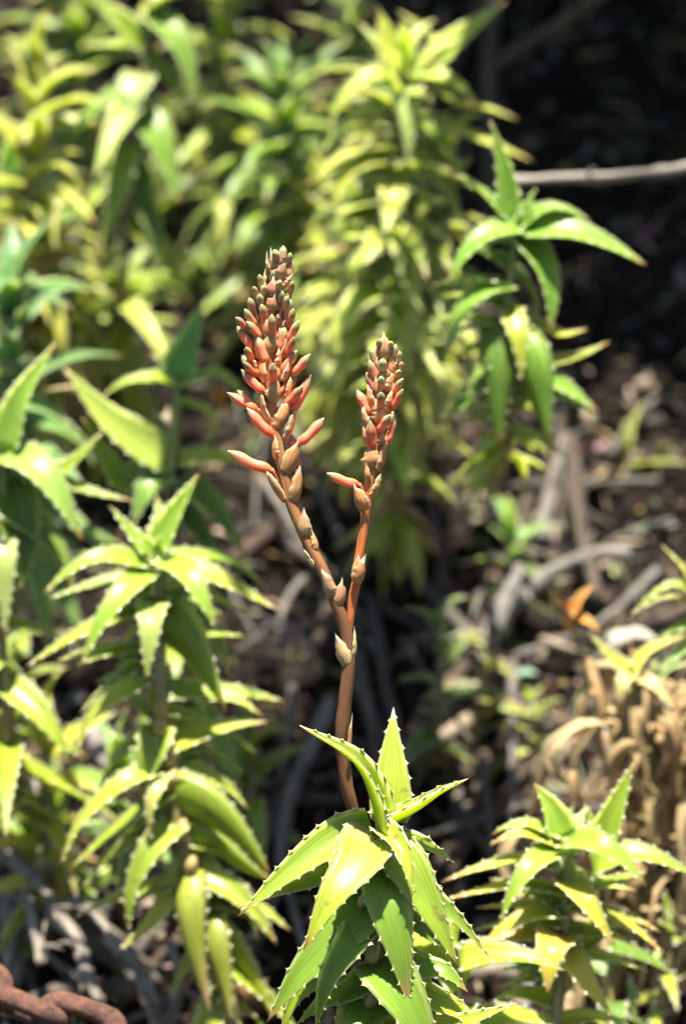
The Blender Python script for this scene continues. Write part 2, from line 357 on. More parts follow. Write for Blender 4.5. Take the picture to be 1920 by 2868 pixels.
# ================================================================== the flowering aloe
def hero():
    a = Aloe('green toothed aloe carrying the forked stalk of coral flower buds', [(865, 690, 10), (850, 900, 20), (830, 1200, 20), (830, 1550, 20), (850, 1900, 25), (870, 2300, 40)], 1.0, 24, C3,
             stemcol=(0.42, 0.36, 0.14), recline=False, tooth=1.3); a.wk = 1.02; a.tc = {}
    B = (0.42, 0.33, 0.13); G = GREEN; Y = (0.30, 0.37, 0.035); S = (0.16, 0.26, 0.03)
    # young crown
    a.leaf([(855, 690, -10), (825, 540, -30), (720, 330, -60), (440, 150, -70)], 205, G, hint=tuple(RT * 0.85 + UP * 0.45 - FW * 0.45), ch=0.75, chp=1.2)
    a.leaf([(905, 650, 35), (915, 450, 55), (918, 250, 95), (925, 58, 140)], 235, Y, hint=tuple(-FW * 1.0 + UP * 0.2), ch=0.22, tip=(0.75, 0.62, 0.45), tipn=0.06)
    a.leaf([(872, 690, -18), (870, 590, -25), (845, 455, -35)], 62, G, hint=tuple(RT * 0.6 - FW), ch=0.6)
    a.leaf([(885, 660, 0), (1040, 585, -10), (1180, 490, -10), (1310, 425, 0)], 150, Y, roll=-25, ch=0.75, chp=1.3)
    # main whorl
    a.leaf([(810, 665, -10), (600, 755, -20), (360, 930, -50), (125, 1135, -75)], 240, G, roll=-28, ch=0.30)
    a.leaf([(790, 790, 10), (560, 935, -10), (340, 1010, -25), (115, 1095, -40)], 150, G, roll=-20, ch=0.35)
    a.leaf([(815, 690, -15), (745, 850, -120), (610, 1030, -190), (460, 1312, -215)], 305, Y, hint=(0.1, -0.5, 1), ch=0.20, basecol=(0.45, 0.40, 0.14))
    a.leaf([(845, 680, -25), (945, 765, -85), (1000, 890, -125), (1020, 1035, -145)], 150, Y, hint=tuple(UP - FW * 0.6 - RT * 0.25), ch=0.7, chp=1.3, basecol=(0.5, 0.42, 0.24))
    a.leaf([(910, 760, 0), (1020, 920, -50), (1130, 1130, -80), (1260, 1398, -85)], 250, G, roll=18, ch=0.22)
    a.leaf([(960, 740, 30), (1060, 760, 50), (1160, 810, 60), (1242, 862, 62)], 120, G, roll=25, ch=0.45)
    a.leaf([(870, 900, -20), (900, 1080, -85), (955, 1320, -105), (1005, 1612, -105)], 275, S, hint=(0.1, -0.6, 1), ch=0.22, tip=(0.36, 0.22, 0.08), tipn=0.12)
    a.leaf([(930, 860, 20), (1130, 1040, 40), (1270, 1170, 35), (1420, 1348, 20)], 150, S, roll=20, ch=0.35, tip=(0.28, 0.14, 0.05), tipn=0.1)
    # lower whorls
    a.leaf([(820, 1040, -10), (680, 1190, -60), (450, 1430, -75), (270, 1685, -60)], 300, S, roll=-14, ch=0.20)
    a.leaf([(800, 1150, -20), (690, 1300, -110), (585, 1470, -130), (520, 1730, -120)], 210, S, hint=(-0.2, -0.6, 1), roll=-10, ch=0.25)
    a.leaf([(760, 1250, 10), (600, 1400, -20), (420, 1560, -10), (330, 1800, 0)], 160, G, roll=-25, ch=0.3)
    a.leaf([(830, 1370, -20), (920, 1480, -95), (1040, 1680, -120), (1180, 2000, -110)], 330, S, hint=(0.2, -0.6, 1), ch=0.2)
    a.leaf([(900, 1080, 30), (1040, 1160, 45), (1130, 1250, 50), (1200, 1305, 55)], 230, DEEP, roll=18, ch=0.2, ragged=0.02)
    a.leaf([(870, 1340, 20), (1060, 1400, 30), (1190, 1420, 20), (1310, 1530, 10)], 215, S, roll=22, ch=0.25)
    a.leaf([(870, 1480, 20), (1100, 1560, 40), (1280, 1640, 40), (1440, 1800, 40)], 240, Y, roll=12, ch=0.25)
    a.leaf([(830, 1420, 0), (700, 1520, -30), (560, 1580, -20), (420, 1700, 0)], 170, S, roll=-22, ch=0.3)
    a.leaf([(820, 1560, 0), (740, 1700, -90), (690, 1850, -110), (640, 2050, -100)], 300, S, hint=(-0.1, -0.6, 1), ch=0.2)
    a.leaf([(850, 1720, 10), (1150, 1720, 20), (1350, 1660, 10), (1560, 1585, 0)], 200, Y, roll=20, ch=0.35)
    a.leaf([(860, 1900, 20), (1000, 1960, -60), (1080, 2100, -70)], 220, YGREEN); a.leaf([(860, 1950, 20), (700, 2000, -20), (560, 2150, -20)], 200, YGREEN)
    a.leaf([(860, 1500, 60), (760, 1560, 130), (700, 1700, 170)], 220, S); a.leaf([(870, 1100, 50), (900, 1200, 150), (930, 1400, 190)], 240, S)
    # swollen pale leaf sheaths where the stem shows
    for (x, y, w_, h_) in ((818, 1330, 62, 50), (812, 1560, 58, 45), (770, 1050, 45, 40), (1010, 1120, 40, 45)):
        mb = MB(); p0 = a.pt((x - 14, y + h_, 0)); p1 = a.pt((x, y, -42)); p2 = a.pt((x + 30, y - h_ * 1.2, -12)); k = w_ * C3[2] * K * D0
        tube(mb, [p0, p1, p2], [k * 0.25, k * 0.55, k * 0.62, k * 0.45, k * 0.12], lambda u, t: mixc((0.62, 0.52, 0.22), (0.48, 0.42, 0.14), 0.5 + 0.5 * math.sin(t * 3 + u * 4)), n=10, m=12)
        mb.link('leaf_sheath', M['bract'], a.root, a.base)
    # ---- flower stalks
    def crop(c, q): return (c[0] + q[0] * c[2], c[1] + q[1] * c[2])
    main = [crop(C3, (790, 800)), crop(C3, (735, 645)), crop(C3, (690, 490)), crop(C3, (664, 300)), (957, 2045), (966, 1960), (975, 1867), (975, 1800), (961, 1745), (940, 1685), (906, 1604), (862, 1520), (823, 1433), (797, 1330), (774, 1225), (757, 1110), (753, 980), (763, 857), (780, 770), (793, 715)]
    mdz = [55, 45, 30, 20, 10, 5] + [0] * 14
    mrad = [14, 17, 19, 21, 22, 21, 20, 19.5, 19, 18.5, 17.5, 17, 17, 17, 16.5, 15.5, 14, 12, 10, 8]
    side = [(962, 1790), (975, 1765), (986, 1690), (997, 1625), (1007, 1560), (1018, 1484), (1027, 1410), (1040, 1322), (1056, 1224), (1069, 1110), (1076, 1010), (1077, 985)]
    sdz = [22, 24, 22, 18, 14, 10, 5, 0, 0, 0, 0, 0]
    srad = [8, 13, 14, 14.5, 15, 14.5, 14.5, 14, 13, 12, 11, 8]
    def stalk(name, path, dz, rad, c0, c1, sd_):
        mb = MB(); pts = [P(x, y, 1 + d * K) for (x, y), d in zip(path, dz)]
        def cf(u, t):
            g = 1 + 0.25 * nz(math.cos(t) * 2 + sd_, math.sin(t) * 2, u * 9); return tuple(x * g for x in mixc(c0, c1, sstep(0.25, 0.7, u)))
        # radii follow the path's own spacing
        p = np.array(pts); s_ = np.concatenate([[0], np.cumsum(np.linalg.norm(np.diff(p, axis=0), axis=1))]); s_ /= s_[-1]
        rr = np.interp(np.linspace(0, 1, 60), s_, np.array(rad) * K * D0 * 0.93)
        tube(mb, pts, list(rr), cf, n=110, m=16, wob=0.18, seed=sd_)
        o = mb.link(name, M['stalk'], a.root, a.base); return o
    ms = stalk('flower_stalk', main, mdz, mrad, (0.17, 0.078, 0.036), (0.45, 0.20, 0.07), 1.3)
    ss_ = stalk('flower_stalk', side, sdz, srad, (0.56, 0.17, 0.045), (0.58, 0.23, 0.07), 5.3)
    ms['label'] = 'tall brown main stalk ending in the larger spike of buds'; ss_['label'] = 'shorter orange side stalk with the smaller spike of buds'
    def axis_at(path, y):
        p = sorted(path, key=lambda q: q[1]); return float(np.interp(y, [q[1] for q in p], [q[0] for q in p]))
    PROF = [0.30, 0.62, 0.88, 0.97, 0.95, 0.91, 0.89, 0.90, 0.94, 0.99, 1.0, 0.95, 0.83, 0.62, 0.34, 0.08]
    PROFY = [0.55, 0.75, 0.9, 0.98, 1.0, 1.0, 1.0, 1.0, 1.0, 1.0, 0.98, 0.93, 0.82, 0.66, 0.42, 0.12]
    def bud(par, path, R, b, t, w_, age, back=False, ped=None, c=C1, dzx=0.0):
        b = crop(c, b); t = crop(c, t); ax = axis_at(path, b[1]); axt = axis_at(path, t[1])
        if back: b = (2 * ax - b[0], b[1] + 12); t = (2 * axt - t[0], t[1] + 12)
        dx = b[0] - ax; sg = 1 if back else -1
        bd = sg * math.sqrt(max(0, R * R - dx * dx)); Lf = 42 + 62 * age; l2 = math.dist(b, t)
        td = bd + sg * math.sqrt(max(0, Lf * Lf - l2 * l2)) * 0.8
        if dzx: bd += dzx; td = bd + dzx * 0.5
        p0 = P(b[0], b[1], 1 + bd * K); p1 = P(t[0], t[1], 1 + td * K)
        mid = (p0 + p1) / 2 - UP * (0.05 * np.linalg.norm(p1 - p0)) * (1 if age > 0.5 else 0.4)
        rr = w_ * c[2] * 0.56 * K * D0; sd_ = rnd.random() * 30; mb = MB()
        jv = rnd.uniform(.88, 1.1); jg = rnd.uniform(.88, 1.2)
        base = mixc((0.55, 0.30, 0.14), (0.95, 0.20, 0.085), sstep(0.15, 0.6, age)); midc = mixc((0.55, 0.30, 0.15), (0.94, 0.28, 0.155), sstep(0.1, 0.55, age)); tipc = mixc((0.36, 0.38, 0.17), (0.24, 0.26, 0.13), sstep(0.1, 0.75, age))
        g0 = 0.38 + 0.26 * age
        def cf(u, tt):
            st = 0.10 * math.sin(tt * 6 + sd_) + 0.08 * nz(sd_, tt, u * 3)
            cc = mixc(base, midc, sstep(0.1, 0.55, u)); cc = mixc(cc, tipc, sstep(g0 + st, g0 + 0.32 + st, u)); cc = mixc(cc, (0.5, 0.46, 0.3), 0.6 * sstep(0.95, 1, u))
            cc = mixc(cc, (0.20, 0.15, 0.07) if u > .45 else (0.62, 0.10, 0.05), (0.15 + 0.5 * sstep(0.35, 0.9, u)) * max(0, math.cos(3 * tt + sd_)) ** 8); return (cc[0] * jv, cc[1] * jv * jg, cc[2] * jv * jg)
        prof = [mix_ for mix_ in (np.array(PROF) * sstep(0.3, 0.7, age) + np.array(PROFY) * (1 - sstep(0.3, 0.7, age)))]
        tube(mb, [p0, mid, p1], [q * rr for q in prof], cf, n=18, m=24, wob=0.12, seed=sd_, hint=(0, -1, 0.3))
        if ped:
            q = crop(c, ped); aq = axis_at(path, q[1]); qq = P(q[0], q[1], 1 + bd * K * 0.5); pm = (p0 + qq) / 2 + UP * 0.0015
            tube(mb, [qq, pm, p0 + (p1 - p0) * 0.03], [0.0016, 0.0013, 0.0015, 0.0022], lambda u, tt: mixc((0.45, 0.12, 0.05), (0.75, 0.16, 0.07), u), n=8, m=8)
        else:   # short hidden foot that reaches the stalk
            q = P(ax, b[1] + 22, 1.0); tube(mb, [q, p0 + (p1 - p0) * 0.05], [rr * 0.4, rr * 0.5], lambda u, tt: base, n=4, m=8)
        mb.link('flower_bud', M['bud'], par, a.base)
    def bract(par, path, R, b, t, w_, age, c=C1, lift=9, back=False, roll=0, cc=None):
        b = crop(c, b); t = crop(c, t); ax = axis_at(path, b[1])
        if back: b = (2 * ax - b[0], b[1] + 12); t = (2 * axis_at(path, t[1]) - t[0], t[1] + 12)
        if c is C1: t = (b[0] + (t[0] - b[0]) * 1.14, b[1] + (t[1] - b[1]) * 1.14)
        dx = b[0] - ax; sg = 1 if back else -1
        bd = sg * math.sqrt(max(0, R * R - dx * dx)); sx = max(-1, min(1, dx / R)); out = RT * sx + FW * sg * math.sqrt(max(0, 1 - sx * sx))
        p0 = P(b[0], b[1], 1 + bd * K); p1 = P(t[0], t[1], 1 + (bd + sg * lift * 0.6) * K); k = K * D0
        p0 = p0 - out * 4 * k
        mid = (p0 + p1) / 2 + out * (lift * k); m0 = p0 * 0.78 + p1 * 0.22 + out * lift * k * 0.8
        sd_ = rnd.random() * 30; mb = MB()
        col = cc or mixc((0.46, 0.25, 0.13), (0.58, 0.31, 0.12), sstep(0.1, 0.6, age))
        col = tuple(x * (0.9 + 0.2 * rnd.random()) for x in col)
        leaf_geo(mb, [p0, m0, mid, p1], w_ * c[2] * k * (1.5 if c is C1 else 1.1), hint=tuple(-out), ch=0.6, chp=2.0, thick=0.0007, col=col, tip=mixc(col, (0.70, 0.52, 0.36), 0.7), tipn=0.09, n=14, m=20, vein=0.55, prof=bract_prof,
                 seed=sd_, basecol=mixc(col, (0.55, 0.36, 0.10), 0.7), wave=0.30, edge=(0.70, 0.55, 0.34), edgew=0.6, ragged=0.010, roll=roll, twist=rnd.uniform(-18, 18))
        mb.link('bract', M['bract'], par, a.base)
    LB = [((470, 215), (437, 128), 52, 0), ((500, 215), (505, 100), 48, 0), ((545, 240), (556, 150), 36, 0), ((345, 405), (330, 310), 40, .1), ((420, 370), (442, 275), 42, .05), ((548, 335), (562, 200), 46, .05),
          ((465, 425), (480, 352), 46, .1), ((552, 450), (572, 362), 38, .15), ((312, 480), (288, 398), 44, .2), ((352, 470), (366, 388), 48, .15), ((478, 520), (497, 437), 52, .2), ((342, 545), (330, 455), 54, .25),
          ((508, 575), (533, 468), 50, .28), ((292, 600), (256, 482), 54, .3), ((378, 655), (343, 528), 58, .33), ((525, 640), (562, 490), 50, .32), ((305, 690), (222, 563), 52, .42), ((542, 705), (578, 560), 48, .4),
          ((425, 755), (420, 603), 56, .42), ((245, 710), (157, 624), 48, .45), ((345, 775), (236, 652), 58, .5), ((478, 875), (514, 686), 60, .52), ((538, 800), (617, 648), 54, .5), ((285, 850), (167, 690), 58, .55),
          ((385, 965), (315, 762), 66, .6), ((528, 905), (582, 768), 46, .55), ((275, 945), (233, 843), 54, .5), ((480, 1025), (604, 865), 58, .6), ((430, 1100), (426, 958), 62, .62), ((305, 1040), (212, 950), 44, .6),
          ((380, 1185), (197, 1005), 64, .72), ((560, 1050), (702, 892), 60, .7), ((320, 1300), (93, 1173), 62, .8), ((510, 1270), (648, 1125), 60, .75), ((560, 1330), (706, 1043), 64, .85), ((435, 1495), (236, 1286), 70, .9)]
    for b, t, w_, ag in LB: bud(ms, main, 15, b, t, w_, ag)
    for b, t, w_, ag in LB:
        if abs(b[0] - (axis_at(main, crop(C1, b)[1]) - 600) / C1[2]) < 90 and 0.05 < ag < 0.8: bud(ms, main, 15, b, t, w_, ag, back=True)
    bud(ms, main, 20, (612, 1555), (803, 1360), 70, 1.0, ped=(580, 1610)); bud(ms, main, 20, (425, 1745), (98, 1600), 78, 1.0, ped=(470, 1835))
    bud(ms, main, 20, (612, 1745), (562, 1478), 74, 1.0, ped=(588, 1880), dzx=22)
    LBr = [((430, 300), (415, 190), 78, 0), ((480, 260), (482, 162), 66, 0), ((495, 345), (512, 228), 80, 0), ((400, 310), (385, 215), 60, 0), ((410, 375), (430, 290), 72, .05), ((352, 420), (368, 308), 66, .1), ((520, 410), (560, 335), 66, .1),
           ((425, 470), (428, 372), 96, .1), ((535, 520), (560, 440), 60, .2), ((425, 575), (440, 478), 92, .2), ((310, 570), (305, 480), 60, .2), ((310, 650), (300, 540), 60, .3), ((480, 660), (490, 585), 78, .3), ((520, 700), (535, 600), 60, .35),
           ((370, 775), (355, 640), 92, .4), ((410, 880), (420, 755), 98, .45), ((310, 930), (300, 780), 80, .45), ((475, 990), (480, 865), 92, .5), ((510, 900), (525, 760), 60, .5), ((350, 1105), (335, 925), 118, .6), ((520, 1100), (560, 945), 108, .6), ((290, 1000), (262, 880), 70, .5),
           ((440, 1250), (450, 1105), 106, .7), ((540, 1220), (560, 1070), 74, .7), ((380, 1395), (335, 1180), 104, .8), ((480, 1445), (540, 1262), 96, .8), ((535, 1530), (590, 1325), 92, .85), ((440, 1665), (437, 1505), 116, .9), ((535, 1770), (598, 1575), 104, .95),
           ((500, 1980), (385, 1770), 110, 1), ((595, 1975), (625, 1765), 84, 1)]
    for b, t, w_, ag in LBr: bract(ms, main, 18, b, t, w_, ag, lift=5 if ag < .5 else 7)
    for b, t, w_, ag in LBr[5:24:1]:
        if abs(b[0] - (axis_at(main, crop(C1, b)[1]) - 600) / C1[2]) < 70: bract(ms, main, 16, b, t, w_, ag, back=True)
    PK = (0.55, 0.33, 0.19)
    for b, t, w_, cc in (((385, 395), (388, 228), 120, PK), ((500, 500), (455, 362), 84, None), ((455, 620), (388, 478), 84, (0.62, 0.46, 0.24)), ((575, 850), (525, 655), 150, PK), ((650, 905), (672, 735), 104, PK), ((700, 1345), (640, 1145), 120, (0.58, 0.46, 0.20)), ((768, 1290), (765, 1098), 74, (0.55, 0.42, 0.14))):
        bract(ms, main, 19, b, t, w_, 1, c=C2, lift=5, cc=cc)
    bract(ms, main, 23, (728, 1990), (742, 1735), 46, 1, c=C2, lift=3, cc=(0.45, 0.20, 0.08))
    RB = [((1208, 850), (1204, 785), 42, .05), ((1290, 860), (1292, 800), 38, .05), ((1185, 965), (1153, 842), 58, .1), ((1308, 945), (1326, 818), 46, .15), ((1348, 965), (1358, 873), 36, .1), ((1232, 1015), (1232, 928), 56, .15), ((1290, 1045), (1298, 880), 58, .2),
          ((1360, 1035), (1372, 950), 40, .2), ((1182, 1095), (1132, 938), 54, .4), ((1192, 1195), (1112, 1027), 58, .45), ((1222, 1155), (1220, 1055), 52, .3), ((1325, 1070), (1357, 1012), 44, .2), ((1305, 1185), (1378, 1072), 50, .45), ((1213, 1285), (1220, 1172), 56, .45),
          ((1148, 1340), (1042, 1155), 64, .62), ((1300, 1295), (1378, 1148), 48, .6), ((1200, 1460), (1284, 1335), 58, .65), ((1150, 1600), (1140, 1380), 66, .8), ((1258, 1560), (1326, 1328), 54, .8)]
    for b, t, w_, ag in RB: bud(ss_, side, 13, b, t, w_, ag)
    for b, t, w_, ag in RB[5:17]:
        if abs(b[0] - 1235) < 70: bud(ss_, side, 13, b, t, w_, ag, back=True)
    bud(ss_, side, 16, (1062, 1852), (822, 1764), 68, 1.0, ped=(1085, 1930))
    RBr = [((1245, 930), (1243, 793), 112, 0), ((1180, 1020), (1185, 880), 66, .1), ((1225, 1090), (1240, 995), 88, .25), ((1275, 1180), (1300, 1040), 112, .3), ((1330, 1000), (1345, 900), 60, .2), ((1150, 1290), (1125, 1140), 88, .4), ((1262, 1320), (1300, 1175), 124, .45), ((1190, 1230), (1180, 1080), 70, .3),
           ((1212, 1400), (1215, 1280), 98, .55), ((1125, 1470), (1085, 1300), 84, .6), ((1115, 1570), (1095, 1430), 64, .65), ((1220, 1575), (1226, 1455), 86, .7), ((1285, 1450), (1305, 1300), 80, .6), ((1155, 1730), (1138, 1590), 124, .85), ((1210, 1755), (1258, 1555), 92, .9), ((1125, 1830), (1112, 1715), 40, .9),
           ((1165, 1945), (1212, 1795), 106, 1), ((1085, 2045), (1030, 1880), 104, 1)]
    for b, t, w_, ag in RBr: bract(ss_, side, 15, b, t, w_, ag, lift=8, cc=(0.62, 0.31, 0.13) if ag > .3 else None)
    for b, t, w_, ag in RBr[2:13]:
        if abs(b[0] - 1235) < 60: bract(ss_, side, 14, b, t, w_, ag, back=True)
    bract(ss_, side, 16, (790, 740), (835, 560), 112, 1, c=C2, lift=7, cc=(0.60, 0.28, 0.10)); bract(ss_, side, 16, (775, 735), (790, 550), 90, 1, c=C2, lift=5, cc=(0.60, 0.32, 0.12))
hero()

# ================================================================== the other aloes one can tell apart
def plant_left():
    a = Aloe('large pale green aloe, whorled crown on a tall leaning stem with yellow lower leaves', [(439, 1559), (445, 1750), (449, 1950), (480, 2180), (510, 2333), (536, 2450), (582, 2588), (640, 2800)], 1.2, 24, (0, 0, 1), stemcol=(0.45, 0.38, 0.15), recline=False)
    Y = (0.23, 0.35, 0.045); YY = (0.34, 0.38, 0.05); S = (0.21, 0.28, 0.03)
    a.crop = C4
    for p, w_, c, kw in [
        ([(870, 870, 20), (960, 680, 10), (1085, 450, 0)], 200, Y, dict(hint=tuple(-FW - RT * 0.7 + UP * 0.2), ch=0.5)),
        ([(850, 880, 60), (880, 700, 110), (860, 560, 150)], 160, Y, dict(hint=tuple(-FW))),
        ([(820, 880, 0), (720, 760, 10), (600, 620, 20)], 90, Y, dict(hint=tuple(-FW + RT * 0.5))),
        ([(860, 890, -20), (800, 820, -40), (740, 740, -40)], 90, Y, dict(hint=tuple(-FW + RT * 0.5))),
        ([(870, 890, -20), (870, 830, -30), (880, 780, -40)], 90, Y, dict(hint=tuple(-FW))),
        ([(820, 935, -10), (560, 900, -60), (380, 980, -80), (235, 1105, -90)], 170, GREEN, dict(roll=-8)),
        ([(830, 980, -40), (700, 1080, -140), (560, 1260, -190), (440, 1505, -200)], 200, Y, dict(hint=(-0.2, -0.5, 1))),
        ([(900, 920, -20), (1020, 990, -120), (1110, 1130, -160), (1190, 1300, -170)], 210, Y, dict(hint=(0.1, -0.4, 1))),
        ([(940, 940, 10), (1130, 990, 0), (1320, 1080, 0), (1532, 1195, 0)], 170, YY, dict(roll=10)),
        ([(850, 1130, -30), (830, 1220, -150), (820, 1370, -190), (802, 1585, -190)], 190, (0.34, 0.42, 0.12), dict(hint=(0, -0.5, 1))),
        ([(760, 1200, -20), (560, 1260, -60), (350, 1370, -70), (140, 1505, -70)], 130, YY, dict(roll=-10)),
        ([(780, 1010, 30), (600, 1030, 20), (440, 1070, 10), (272, 1130, 0)], 110, Y, dict(roll=-10)),
        ([(900, 1060, 40), (1130, 1110, 30), (1260, 1160, 30), (1372, 1225, 30)], 110, YY, dict()),
        ([(930, 900, 100), (1180, 900, 180), (1330, 960, 200), (1472, 1078, 200)], 150, Y, dict()),
        ([(880, 1200, 0), (1010, 1340, -70), (1130, 1540, -90), (1245, 1745, -90)], 290, S, dict(hint=(0.25, 1, 0.3))),
        ([(900, 1100, 60), (1090, 1220, 60), (1190, 1370, 60), (1260, 1560, 60)], 230, S, dict()),
        ([(820, 1250, 60), (720, 1330, 100), (640, 1420, 120)], 150, S, dict()),
        ([(860, 1450, 30), (760, 1520, 10), (600, 1640, 10), (480, 1764, 10)], 190, S, dict(roll=-12)),
        ([(820, 1560, -10), (650, 1660, -60), (500, 1790, -70), (395, 2020, -70)], 140, YY, dict(roll=-10)),
        ([(880, 1620, 20), (1080, 1660, 10), (1290, 1680, 0), (1450, 1780, 0)], 150, YY, dict(roll=10)),
    ]: a.leaf(p, w_, c, **kw)
    a.crop = C5
    for p, w_, c, kw in [
        ([(870, 170, -10), (840, 290, -60), (800, 420, -70), (770, 560, -60)], 210, S, dict(hint=(0, -0.6, 1))),
        ([(930, 270, 10), (1150, 190, 0), (1320, 150, 0), (1470, 140, 0)], 190, YY, dict(roll=12)),
        ([(890, 400, -30), (700, 460, -110), (450, 680, -130), (325, 945, -120)], 150, YY, dict(roll=-6)),
        ([(900, 420, -60), (850, 530, -120), (820, 640, -130), (828, 790, -120)], 100, (0.42, 0.42, 0.12), dict(hint=(0, -0.6, 1), tipn=0.16)),
        ([(930, 520, -10), (1140, 620, -60), (1330, 790, -70), (1490, 985, -60)], 300, S, dict(hint=(0.25, 1, 0.3))),
        ([(1000, 740, 10), (1190, 830, 0), (1340, 930, 0), (1500, 1015, 10)], 220, S, dict(hint=(0.25, 1, 0.3))),
        ([(990, 690, -20), (840, 830, -110), (730, 1050, -130), (705, 1310, -120)], 190, S, dict(hint=(-0.2, -0.6, 1))),
        ([(1030, 960, 0), (900, 1150, -30), (800, 1270, -30), (650, 1400, -20)], 150, (0.44, 0.44, 0.06), dict(roll=-12)),
        ([(1050, 960, -20), (1040, 1150, -90), (1070, 1400, -100), (1160, 1760, -90)], 200, (0.27, 0.30, 0.05), dict(hint=(0.1, 1, 0.3), tip=TAN, tipn=0.2)),
        ([(1140, 1200, -10), (1180, 1350, -70), (1230, 1560, -80), (1275, 1790, -80)], 180, (0.27, 0.30, 0.05), dict(hint=(0.2, 1, 0.3), tip=TAN, tipn=0.1)),
        ([(1150, 1240, 20), (1290, 1400, 10), (1400, 1560, 10), (1500, 1770, 0)], 190, YGREEN, dict(hint=(0.3, 1, 0.3))),
        ([(1090, 1010, 20), (1260, 1050, 20), (1420, 1150, 20), (1600, 1290, 20)], 160, YY, dict(roll=10)),
        ([(930, 560, 60), (820, 700, 150), (700, 900, 160), (640, 1150, 160)], 220, DEEP, dict()),
        ([(960, 650, 60), (900, 800, 100), (880, 920, 100)], 120, YY, dict()),
        ([(930, 300, 60), (1150, 420, 120), (1250, 560, 140)], 220, DEEP, dict()),
    ]: a.leaf(p, w_, c, **kw)
    a.spray(46, 0.088, 0.026, random.Random(71), (GREEN, (0.32, 0.35, 0.05)), t0=0.95, t1=0.30, el0=25, el1=-45, droop=0.5, dry=0.2, azs=(-25, 205))
    for (x, y) in ((885, 60), (880, 160), (930, 330), (945, 450), (1000, 730), (1050, 930)):
        mb = MB(); k = 40 * C5[2] * K * D0 * 1.2
        tube(mb, [a.pt((x - 6, y + 60, -10)), a.pt((x, y, -40)), a.pt((x + 15, y - 60, -20))], [k * 0.5, k * 0.95, k * 0.9, k * 0.3], lambda u, t: mixc((0.50, 0.40, 0.14), (0.40, 0.28, 0.10), u), n=8, m=10)
        mb.link('leaf_sheath', M['bract'], a.root, a.base)
plant_left()

def plant_right():
    a = Aloe('yellow-green aloe with tightly stacked spreading orange-tipped leaves beside the flowering aloe', [(1581, 2345), (1585, 2450), (1580, 2640), (1560, 2830), (1555, 2950)], 1.13, 16, (0, 0, 1), stemcol=(0.40, 0.33, 0.14), recline=False)
    a.crop = C6; a.wk = 1.3; Y = (0.25, 0.36, 0.05); YY = (0.40, 0.41, 0.06); OR = (0.5, 0.40, 0.07); OT = dict(tip=(0.50, 0.22, 0.06), tipn=0.14)
    for p, w_, c, kw in [
        ([(810, 870, 10), (745, 690, 0), (645, 535, -10)], 190, Y, dict(hint=tuple(-FW + RT * 0.6), ch=0.3)),
        ([(1040, 930, 70), (1140, 680, 60), (1246, 405, 60)], 170, GREEN, dict(hint=tuple(-FW - RT * 0.5), ch=0.4)),
        ([(850, 860, 40), (860, 760, 50), (880, 650, 60)], 60, Y, dict(hint=tuple(-FW))),
        ([(930, 880, 60), (990, 780, 80), (945, 650, 90)], 90, GREEN, dict(hint=tuple(-FW + RT * 0.5))),
        ([(800, 850, 0), (600, 775, -20), (480, 790, -20), (380, 845, -20)], 110, Y, dict()),
        ([(790, 900, 0), (600, 840, -50), (480, 850, -60), (368, 910, -60)], 130, YY, OT),
        ([(800, 930, -20), (640, 1020, -120), (520, 1180, -150), (430, 1385, -150)], 170, Y, dict(hint=(-0.2, -0.5, 1))),
        ([(840, 890, -30), (1010, 900, -120), (1180, 1000, -140), (1325, 1155, -140)], 220, Y, dict(hint=(0.1, -0.4, 1))),
        ([(1000, 1040, 40), (1200, 960, 20), (1400, 990, 10), (1640, 1100, 0)], 190, GREEN, dict(roll=8)),
        ([(800, 1040, 10), (560, 1000, 0), (300, 1050, 0), (75, 1132, 0)], 130, YY, OT),
        ([(820, 1200, 10), (560, 1150, 0), (300, 1190, 0), (95, 1242, 0)], 120, YY, OT),
        ([(840, 1120, -20), (930, 1220, -130), (1030, 1360, -150), (1135, 1525, -150)], 190, YY, dict(hint=(0.2, -0.5, 1), tip=(0.5, 0.22, 0.06), tipn=0.1)),
        ([(880, 1290, 0), (1080, 1330, -20), (1270, 1430, -20), (1435, 1570, -20)], 140, YY, OT),
        ([(860, 1280, 40), (1080, 1320, 30), (1260, 1360, 30), (1415, 1440, 30)], 110, YY, OT),
        ([(820, 1260, 30), (620, 1270, 30), (440, 1280, 30), (285, 1288, 30)], 100, YY, OT),
        ([(820, 1320, 0), (640, 1330, -50), (450, 1420, -60), (290, 1560, -50)], 160, YY, OT),
        ([(830, 1460, 10), (600, 1460, -20), (350, 1500, -20), (150, 1545, -10)], 150, OR, OT),
        ([(800, 1450, -20), (750, 1530, -120), (735, 1650, -140), (722, 1815, -140)], 230, OR, dict(hint=(0, -0.6, 1), tip=(0.55, 0.30, 0.12), tipn=0.1)),
        ([(820, 1520, -10), (900, 1650, -60), (1000, 1800, -70), (1130, 1960, -70)], 170, OR, dict(hint=(0.2, -0.6, 1), tip=(0.5, 0.22, 0.06), tipn=0.1)),
        ([(830, 1420, 50), (980, 1440, 40), (1130, 1460, 40), (1260, 1530, 40)], 130, YY, dict()),
        ([(830, 1060, 60), (940, 1090, 120), (1080, 1100, 160)], 140, GREEN, dict()),
        ([(820, 1180, 60), (720, 1200, 140), (600, 1230, 180)], 150, Y, dict()),
        ([(820, 1380, 60), (900, 1400, 150), (1000, 1480, 190)], 170, Y, dict()),
        ([(810, 1600, 30), (600, 1640, 40), (420, 1660, 40)], 110, BLUEG, dict()),
        ([(800, 1560, 60), (900, 1620, 120), (960, 1720, 130)], 150, Y, dict()),
    ]: a.leaf(p, w_, c, **kw)
    a.spray(30, 0.072, 0.02, random.Random(72), ((0.25, 0.36, 0.05), (0.42, 0.40, 0.07)), t0=0.97, t1=0.45, el0=30, el1=-35, droop=0.45, dry=0.1, azs=(-20, 200))
